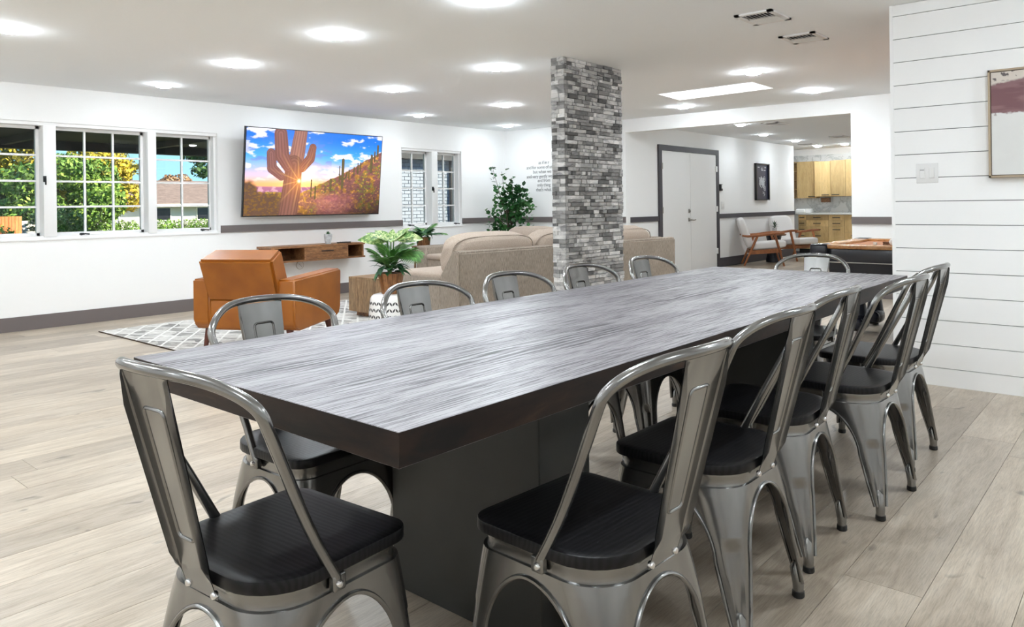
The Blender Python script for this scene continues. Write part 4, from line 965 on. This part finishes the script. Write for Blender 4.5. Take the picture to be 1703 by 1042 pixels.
part('table_top', G().lathe([(.22, .52), (.235, .53), (.235, .55), (.225, .556)], 28), M['shelf'], ET); part('drum_base', G().lathe([(.15, 0), (.15, .05), (.10, .3), (.15, .52)], 24), M['blackgloss'], ET)
EP = thing('potted_sprig', 'small dusty green plant in a pale pot on the entry side table', 'plant', (14.42, 5.72, .556))
part('pot', G().lathe([(.04, 0), (.045, .11), (.038, .11)], 18), M['concrete'], EP)
gm = leafmat('sage_leaf', (.06, .1, .06), (.12, .17, .11), (.2, .26, .18)); lf2 = leaf_mesh('leaf', .12, .03, .3, gm, 5)
for i in range(30): az = i*2.399; put(lf2, EP, (0, 0, .10+.003*i), az-PI/2, random.uniform(.2, 1.3), random.uniform(.6, 1))
FP = thing('framed_print', 'narrow black framed navy print with white line drawing on the entry wall', 'picture', (14.505, YD, 1.21))
nv = mat('navy_print', (.022, .026, .06), .4); wl = mat('white_ink', (.7, .72, .75), .6)
part('frame', G().box(0, .655, -.05, 0, 0, .02).box(0, .655, -.05, 0, .72, .74).box(0, .03, -.05, 0, 0, .74).box(.625, .655, -.05, 0, 0, .74), M['black'], FP, 0)
part('print', G().box(.03, .625, -.02, -.015, .02, .72), nv, FP, 0)
g = G()
def seg(x0, z0, x1, z1, w=.005): g.tube([(x0, -.0215, z0), (x1, -.0215, z1)], w, 4)
for x, z, w in ((.12, .655, .09), (.46, .655, .08), (.30, .60, .08), (.42, .598, .09)): g.box(x, x+w, -.023, -.021, z, z+.014)
seg(.30, .62, .33, .66); seg(.33, .66, .36, .62)
for i in range(7): seg(.17+.012*i, .40-.022*i+.05, .46-.01*i, .41-.022*i+.03, .006)
for x, z0, z1 in ((.28, .37, .49), (.31, .30, .47), (.2, .3, .4), (.38, .25, .43), (.43, .22, .40), (.24, .27, .42), (.35, .28, .40)): seg(x, z0, x, z1, .008)
for x, z in ((.45, .43), (.46, .24)): g.tube([(x+.045*math.cos(a), -.0215, z+.05*math.sin(a)) for a in np.linspace(0, 2*PI, 12)[:-1]], .004, 4, closed=True)
seg(.17, .34, .30, .25); seg(.30, .25, .42, .33); seg(.36, .14, .47, .12); seg(.42, .08, .45, .13); seg(.36, .17, .44, .15)
part('line_drawing', g, wl, FP, 0)
TS = thing('wall_thermostat', 'small black and white thermostat on the wall right of the door frame', 'thermostat', (12.97, YD, 1.45)); part('body', G().rbox(-.05, .05, -.03, 0, -.06, .06, .006), M['black'], TS); part('display', G().box(0, .04, -.032, -.03, -.02, .05), M['plastic_white'], TS, 0)
LS = thing('light_switch', 'white switch plate under the thermostat beside the door', 'light switch', (13.06, YD, 1.12)); part('plate', G().rbox(-.07, .07, -.008, 0, -.07, .07, .003), M['plastic_white'], LS); part('rocker', G().rbox(-.04, -.01, -.014, -.006, -.03, .03, .002).rbox(.01, .04, -.014, -.006, -.03, .03, .002), M['plastic_white'], LS)

# ---------------------------------------------------------------- kitchen beyond
def cabinet(name, label, x, y0_, y1_, z0_, z1_, dep, kind, grp):
    t = thing(name, label, 'cabinet', (x, y0_, z0_), 0, grp); w = y1_-y0_; h = z1_-z0_
    if kind == 'shelves':
        part('body', G().box(0, dep, 0, .02, 0, h).box(0, dep, w-.02, w, 0, h).box(dep-.02, dep, 0, w, 0, h).box(0, dep, 0, w, 0, .02).box(0, dep, 0, w, h-.02, h), M['maple'], t, 0)
        for k in range(1, 4): part('shelf', G().box(.01, dep-.02, .02, w-.02, h*k/4-.009, h*k/4+.009), M['maple'], t, 0)
        return t
    part('body', G().box(.02, dep, .002, w-.002, 0, h), M['maple'], t, 0)
    if isinstance(kind, int):
        hs = [.12, .14, .14, .18, h-.58] if kind == 5 else [.12, .14, h-.26] if kind == 3 else [h*.5, h*.5]
        z = h
        for q in hs:
            d_ = part('drawer', G().box(0, .02, .003, w-.003, z-q+.003, z-.003), M['maple'], t, 0); hw_ = min(.08, w*.32)
            part('handle', G().rbox(-.025, -.012, w/2-hw_, w/2+hw_, z-min(q, .14)/2-.008, z-min(q, .14)/2+.008, .003).box(-.014, .002, w/2-hw_, w/2-hw_+.012, z-min(q, .14)/2-.005, z-min(q, .14)/2+.005).box(-.014, .002, w/2+hw_-.012, w/2+hw_, z-min(q, .14)/2-.005, z-min(q, .14)/2+.005), M['black'], d_)
            z -= q
    else:
        d_ = part('door', G().box(0, .02, .003, w-.003, .003, h-.003), M['maple'], t, 0)
        a, b = (.03, .19) if kind == 'doorR' else (w-.19, w-.03)
        if kind != 'plain': part('handle', G().rbox(-.025, -.012, a, b, .03, .045, .003).box(-.014, .002, a, a+.012, .033, .043).box(-.014, .002, b-.012, b, .033, .043), M['black'], d_)
    return t
BX = 17.3
cabinet('base_cabinet', 'narrow maple drawer stack at the left end of the kitchen base cabinets', BX, 6.14, 6.31, .10, .87, .6, 5, 'maple base cabinets')
cabinet('base_cabinet', 'wide maple drawer stack with five black pulls, second from the left', BX, 5.64, 6.14, .10, .87, .6, 5, 'maple base cabinets')
cabinet('base_cabinet', 'three-drawer maple cabinet, third from the left of the base row', BX, 5.30, 5.64, .10, .87, .6, 3, 'maple base cabinets')
cabinet('base_cabinet', 'maple base cabinet at the right end beside the opening edge', BX, 4.85, 5.30, .10, .87, .6, 2, 'maple base cabinets')
tag(part('toe_kick', G().box(BX+.06, BX+.6, 4.85, 6.31, 0, .10), M['black'], None, 0), 'dark toe kick plinth under the kitchen base cabinets', 'plinth')
tag(part('countertop', G().rbox(BX-.03, 17.93, 4.85, 6.60, .87, .91, .004), M['quartz'], None), 'pale quartz countertop on the kitchen base cabinets', 'countertop')
UXc = 17.55
cabinet('wall_cabinet', 'lit maple wall cabinet with pull at lower right, left of the lit pair', UXc, 5.67, 6.02, 1.28, 2.08, .4, 'doorR', 'maple wall cabinets')
cabinet('wall_cabinet', 'lit maple wall cabinet with pull at lower left, right of the lit pair', UXc, 5.34, 5.67, 1.28, 2.09, .4, 'doorL', 'maple wall cabinets')
cabinet('wall_cabinet', 'maple wall cabinet at the right edge of the opening, no pull in view', UXc, 4.9, 5.34, 1.28, 2.1, .4, 'plain', 'maple wall cabinets')
cabinet('wall_cabinet', 'darker set-back maple wall cabinet beside the open shelves', 17.72, 6.03, 6.46, 1.25, 2.1, .23, 'doorR', 'maple wall cabinets')
cabinet('open_shelf_unit', 'narrow open maple shelf unit at the left of the wall cabinets', 17.72, 6.46, 6.75, 1.25, 2.1, .23, 'shelves', None)
tag(part('bread_box', G().rbox(17.45, 17.7, 6.22, 6.42, .91, 1.0, .02, 3).rbox(17.5, 17.75, 6.12, 6.22, .91, 1.01, .01), M['ceramic'], None), 'pale small appliance on the kitchen counter at left', 'appliance')
tag(part('towel_box', G().rbox(17.75, 17.93, 5.78, 5.95, 1.15, 1.25, .01), M['shelf'], None), 'small brown box mounted under the wall cabinets', 'box')

# ---------------------------------------------------------------- outdoors
gr = struct('ground', G().box(-40, 60, YW+.2, 90, -.3, .02), M['grass'])
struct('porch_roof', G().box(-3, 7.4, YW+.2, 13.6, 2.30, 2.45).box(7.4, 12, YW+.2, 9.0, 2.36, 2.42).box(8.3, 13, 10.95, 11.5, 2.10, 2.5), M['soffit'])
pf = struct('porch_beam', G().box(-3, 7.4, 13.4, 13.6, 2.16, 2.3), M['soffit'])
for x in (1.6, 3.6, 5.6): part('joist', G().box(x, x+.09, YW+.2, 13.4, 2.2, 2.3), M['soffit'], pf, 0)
# white brick wing
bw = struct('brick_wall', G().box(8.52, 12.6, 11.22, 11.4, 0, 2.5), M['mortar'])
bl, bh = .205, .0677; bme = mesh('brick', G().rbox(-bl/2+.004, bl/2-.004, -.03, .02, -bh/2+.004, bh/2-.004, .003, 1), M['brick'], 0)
rows = []
for r_ in range(34):
    for k in range(19):
        x = 8.72+k*bl-(bl/2 if r_ % 2 else 0); z = bh*(r_+.5)
        if x+bl/2 < 12.6 and x-bl/2 > 8.5: rows.append((x, z))
ins = [q for q in rows if q[1] > .8 and 9.3 < q[0] < 11.7]; oth = [q for q in rows if q not in ins]; oth += ins[299:]; ins = ins[:299]
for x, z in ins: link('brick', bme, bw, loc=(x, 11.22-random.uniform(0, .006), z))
g = G()
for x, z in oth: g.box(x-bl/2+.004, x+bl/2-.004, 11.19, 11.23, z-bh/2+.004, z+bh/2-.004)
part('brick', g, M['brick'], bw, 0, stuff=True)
part('downspout', G().rbox(10.95, 11.01, 11.12, 11.18, 0, 2.4, .01), M['black'], bw)
# foliage builder
def foliage(blobs, dens, s0_, s1_, seed):
    r = np.random.default_rng(seed); V = []; Fc = []; o = 0
    for cx, cy, cz, rx_, ry_, rz_ in blobs:
        n_ = int(dens*(rx_*ry_+ry_*rz_+rx_*rz_)); d_ = r.normal(size=(n_, 3)); d_ /= np.linalg.norm(d_, axis=1)[:, None]
        rad = .62+.42*r.random(n_)**.6; c = d_*rad[:, None]*np.array([rx_, ry_, rz_])+np.array([cx, cy, cz])
        a = r.normal(size=(n_, 3)); a /= np.linalg.norm(a, axis=1)[:, None]; b = np.cross(a, d_+.4*r.normal(size=(n_, 3))); b /= np.linalg.norm(b, axis=1)[:, None]
        s_ = (s0_+(s1_-s0_)*r.random(n_))[:, None]; q = np.stack([c-a*s_, c+b*s_*.55, c+a*s_, c-b*s_*.55], 1).reshape(-1, 3)
        V.append(q); Fc.append(np.arange(n_*4).reshape(-1, 4)+o); o += n_*4
    V = np.concatenate(V); Fc = np.concatenate(Fc); g = G(); g.v = V.tolist(); g.f = Fc.tolist(); return g
def tree(name, label, x, y, h, blobs, m, dens=700, s=(.05, .11), seed=1, trunk=.12, cat='tree'):
    t = thing(name, label, cat, (x, y, 0))
    if trunk:
        part('trunk', G().tube([(0, 0, 0), (.05, .02, h*.4), (-.05, 0, h*.75)], [trunk, trunk*.8, trunk*.4], 8).tube([(.03, 0, h*.35), (.5, .1, h*.7)], [trunk*.5, trunk*.2], 6).tube([(.03, 0, h*.3), (-.5, -.1, h*.68)], [trunk*.5, trunk*.2], 6), M['bark'], t)
    part('foliage', foliage(blobs, dens, s[0], s[1], seed), m, t, 0, stuff=True); return t
def blobs(n_, w, d_, z0_, z1_, rr, seed):
    r = random.Random(seed); return [(r.uniform(-w, w), r.uniform(-d_, d_), r.uniform(z0_, z1_), rr*r.uniform(.7, 1.3), rr*r.uniform(.7, 1.2), rr*r.uniform(.6, 1.1)) for _ in range(n_)]
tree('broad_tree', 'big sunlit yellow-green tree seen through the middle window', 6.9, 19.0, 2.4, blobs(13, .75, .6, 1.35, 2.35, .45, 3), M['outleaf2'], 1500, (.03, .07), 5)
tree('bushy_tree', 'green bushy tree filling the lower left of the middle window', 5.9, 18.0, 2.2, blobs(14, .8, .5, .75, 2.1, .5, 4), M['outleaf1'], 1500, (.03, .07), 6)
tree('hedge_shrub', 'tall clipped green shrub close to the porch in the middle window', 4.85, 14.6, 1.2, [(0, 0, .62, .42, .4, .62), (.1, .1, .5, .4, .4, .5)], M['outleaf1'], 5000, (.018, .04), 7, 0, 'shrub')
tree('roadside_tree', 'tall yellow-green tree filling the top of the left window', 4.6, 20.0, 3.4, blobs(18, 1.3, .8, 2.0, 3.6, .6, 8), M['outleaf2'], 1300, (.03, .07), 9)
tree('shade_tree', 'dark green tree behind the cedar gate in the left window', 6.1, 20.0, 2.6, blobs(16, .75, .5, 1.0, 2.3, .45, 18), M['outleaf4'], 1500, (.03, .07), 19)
tree('laurel_bush', 'green bush left of the cedar gate', 4.05, 15.7, 1.2, blobs(6, .28, .3, .5, 1.15, .3, 28), M['outleaf3'], 2500, (.02, .045), 29, 0, 'shrub')
tree('ivy_shrub', 'ivy shrub right of the cedar gate below the left window post', 4.98, 16.1, 1.2, blobs(6, .2, .2, .5, 1.3, .22, 38), M['outleaf4'], 2500, (.02, .045), 39, 0, 'shrub')
tree('rusty_tree', 'distant rusty pink tree above the neighbour roof', 13.9, 30.0, 2.6, blobs(7, .5, .4, 1.7, 2.3, .35, 48), M['outleaf5'], 1600, (.03, .07), 49)
tree('overhang_tree', 'leafy green tree at the right side of the right window', 8.45, 15.0, 2.5, [(q[0]-.72,)+q[1:] for q in blobs(12, .26, .3, 1.85, 2.8, .2, 58)], M['outleaf4'], 1500, (.03, .07), 59, .05)
tree('distant_tree', 'low yellow-green tree line behind the neighbour roof', 15.2, 31.0, 2.4, blobs(8, 1.2, .4, 1.7, 2.1, .35, 68), M['outleaf2'], 1600, (.03, .07), 69)
# palm
pm = thing('palm_tree', 'small distant palm above the foliage in the middle window', 'tree', (12.3, 30, 0))
part('trunk', G().tube([(0, 0, 0), (0, 0, 2.6)], [.12, .09], 8), M['bark'], pm)
pfm = frond_mesh('frond', .75, M['outleaf2'], 12, 1.0, .05)
for i in range(18): put(pfm, pm, (0, 0, 2.6), i*2.399, random.uniform(-.1, 1.0), 1, 0, 'frond')
def hedge(label, x0, x1, y, z1, seed):
    t = thing('clipped_hedge', label, 'hedge', ((x0+x1)/2, y, 0), 0, 'low clipped hedges before the neighbour house'); w = (x1-x0)/2; n_ = int((x1-x0)/.22)
    part('foliage', foliage([(-w+.15+(2*w-.3)*i/(max(1, n_-1)), 0, z1*.55, .2, .28, z1*.46) for i in range(n_)], 4500, .015, .035, seed), M['outleaf3'], t, 0, stuff=True)
hedge('low clipped green hedge under the middle window view', 6.95, 7.98, 19.0, .93, 71); hedge('low clipped green hedge before the white house in the right window', 8.3, 10.0, 19.0, .93, 72)
# neighbour houses
HS = thing('neighbour_house', 'white neighbour house with brown shingle roof and dark windows', 'house', (10.0, 24.0, 0))
part('wall', G().box(-1.0, 8, .0, 5, 0, 1.36), M['stucco'], HS, 0)
part('roof', G().prism([(-.35, 1.33), (2.5, 2.20), (5.4, 1.33)], 0, -1.3, 8.4), M['roof'], HS, 0)
part('fascia', G().box(-1.3, 8.4, -.38, -.33, 1.27, 1.36), M['white'], HS, 0)
for x0_, x1_ in ((.50, 1.05), (1.95, 2.6), (4.0, 5.0)):
    f_ = part('window', G().box(x0_-.03, x1_+.03, -.03, 0, .82, 1.26), M['white'], HS, 0); part('pane', G().box(x0_, x1_, -.04, -.028, .86, 1.23), M['blackgloss'], f_, 0)
H2 = thing('garage_house', 'pale gray garage wall behind the hedge in the middle window', 'house', (7.6, 22.6, 0))
part('wall', G().box(.3, 1.33, .0, 1.0, 0, 1.3), mat('gray_stucco', (.5, .52, .58), .9), H2, 0); part('side_wall', G().box(1.33, 1.36, -.02, 1.0, 0, 1.3), M['stucco'], H2, 0); part('roof', G().prism([(-.1, 1.3), (.5, 1.5), (1.0, 1.3)], 0, .2, 1.36), M['roof'], H2, 0)
H3 = thing('shed_house', 'house with tan shingle gable at the left edge of the left window', 'house', (3.9, 22.0, 0))
part('wall', G().box(-1, 2.1, .1, 3, 0, 1.6), M['stucco'], H3, 0)
part('roof', G().add([(-1.5, -.3, 1.60), (2.42, -.3, 1.60), (1.0, 1.5, 2.45), (-1.5, 1.5, 2.45), (-1.5, 3.2, 1.6), (2.42, 3.2, 1.6)], [(0, 1, 2, 3), (1, 5, 2), (3, 2, 5, 4), (0, 4, 5, 1)]), M['roof'], H3, 0)
part('fascia', G().box(-1.5, 2.42, -.34, -.30, 1.55, 1.66), mat('cream_fascia', (.75, .68, .5), .7), H3, 0)
GT = thing('cedar_gate', 'orange cedar board gate at the lower left of the left window', 'gate', (4.33, 16.0, 0))
for k in range(8): part('board', G().box(-.15+k*.055+.003, -.15+(k+1)*.055-.003, 0, .02, .25, 1.09), M['fence'], GT, 0)
part('rail', G().box(-.15, .29, .02, .05, .35, .42).box(-.15, .29, .02, .05, .95, 1.02), M['fence'], GT, 0)
BWc = thing('block_wall', 'gray block wall right of the cedar gate', 'wall', (4.64, 16.65, 0))
for r_ in range(5):
    for k in range(2): part('block', G().box(k*.4-(.2 if r_ % 2 else 0)+.005, (k+1)*.4-(.2 if r_ % 2 else 0)-.005, 0, .2, r_*.2+.005, (r_+1)*.2-.005), M['concrete'], BWc, 0)
WR = thing('power_line', 'thin dark overhead wire crossing the sky in the windows', 'cable', (0, 17, 0))
part('cable', G().tube([(3, 0, 2.95), (5.5, 0, 2.78), (6.18, 0, 2.73), (7.15, 0, 2.68), (7.49, 0, 2.70), (8.09, 0, 2.66), (8.74, 0, 2.65), (12, 0, 2.75)], .008, 5), M['black'], WR)
part('cable', G().tube([(3, 0, 2.75), (6, 0, 2.62), (8.2, 0, 2.60), (12, 0, 2.7)], .005, 5), M['black'], WR)
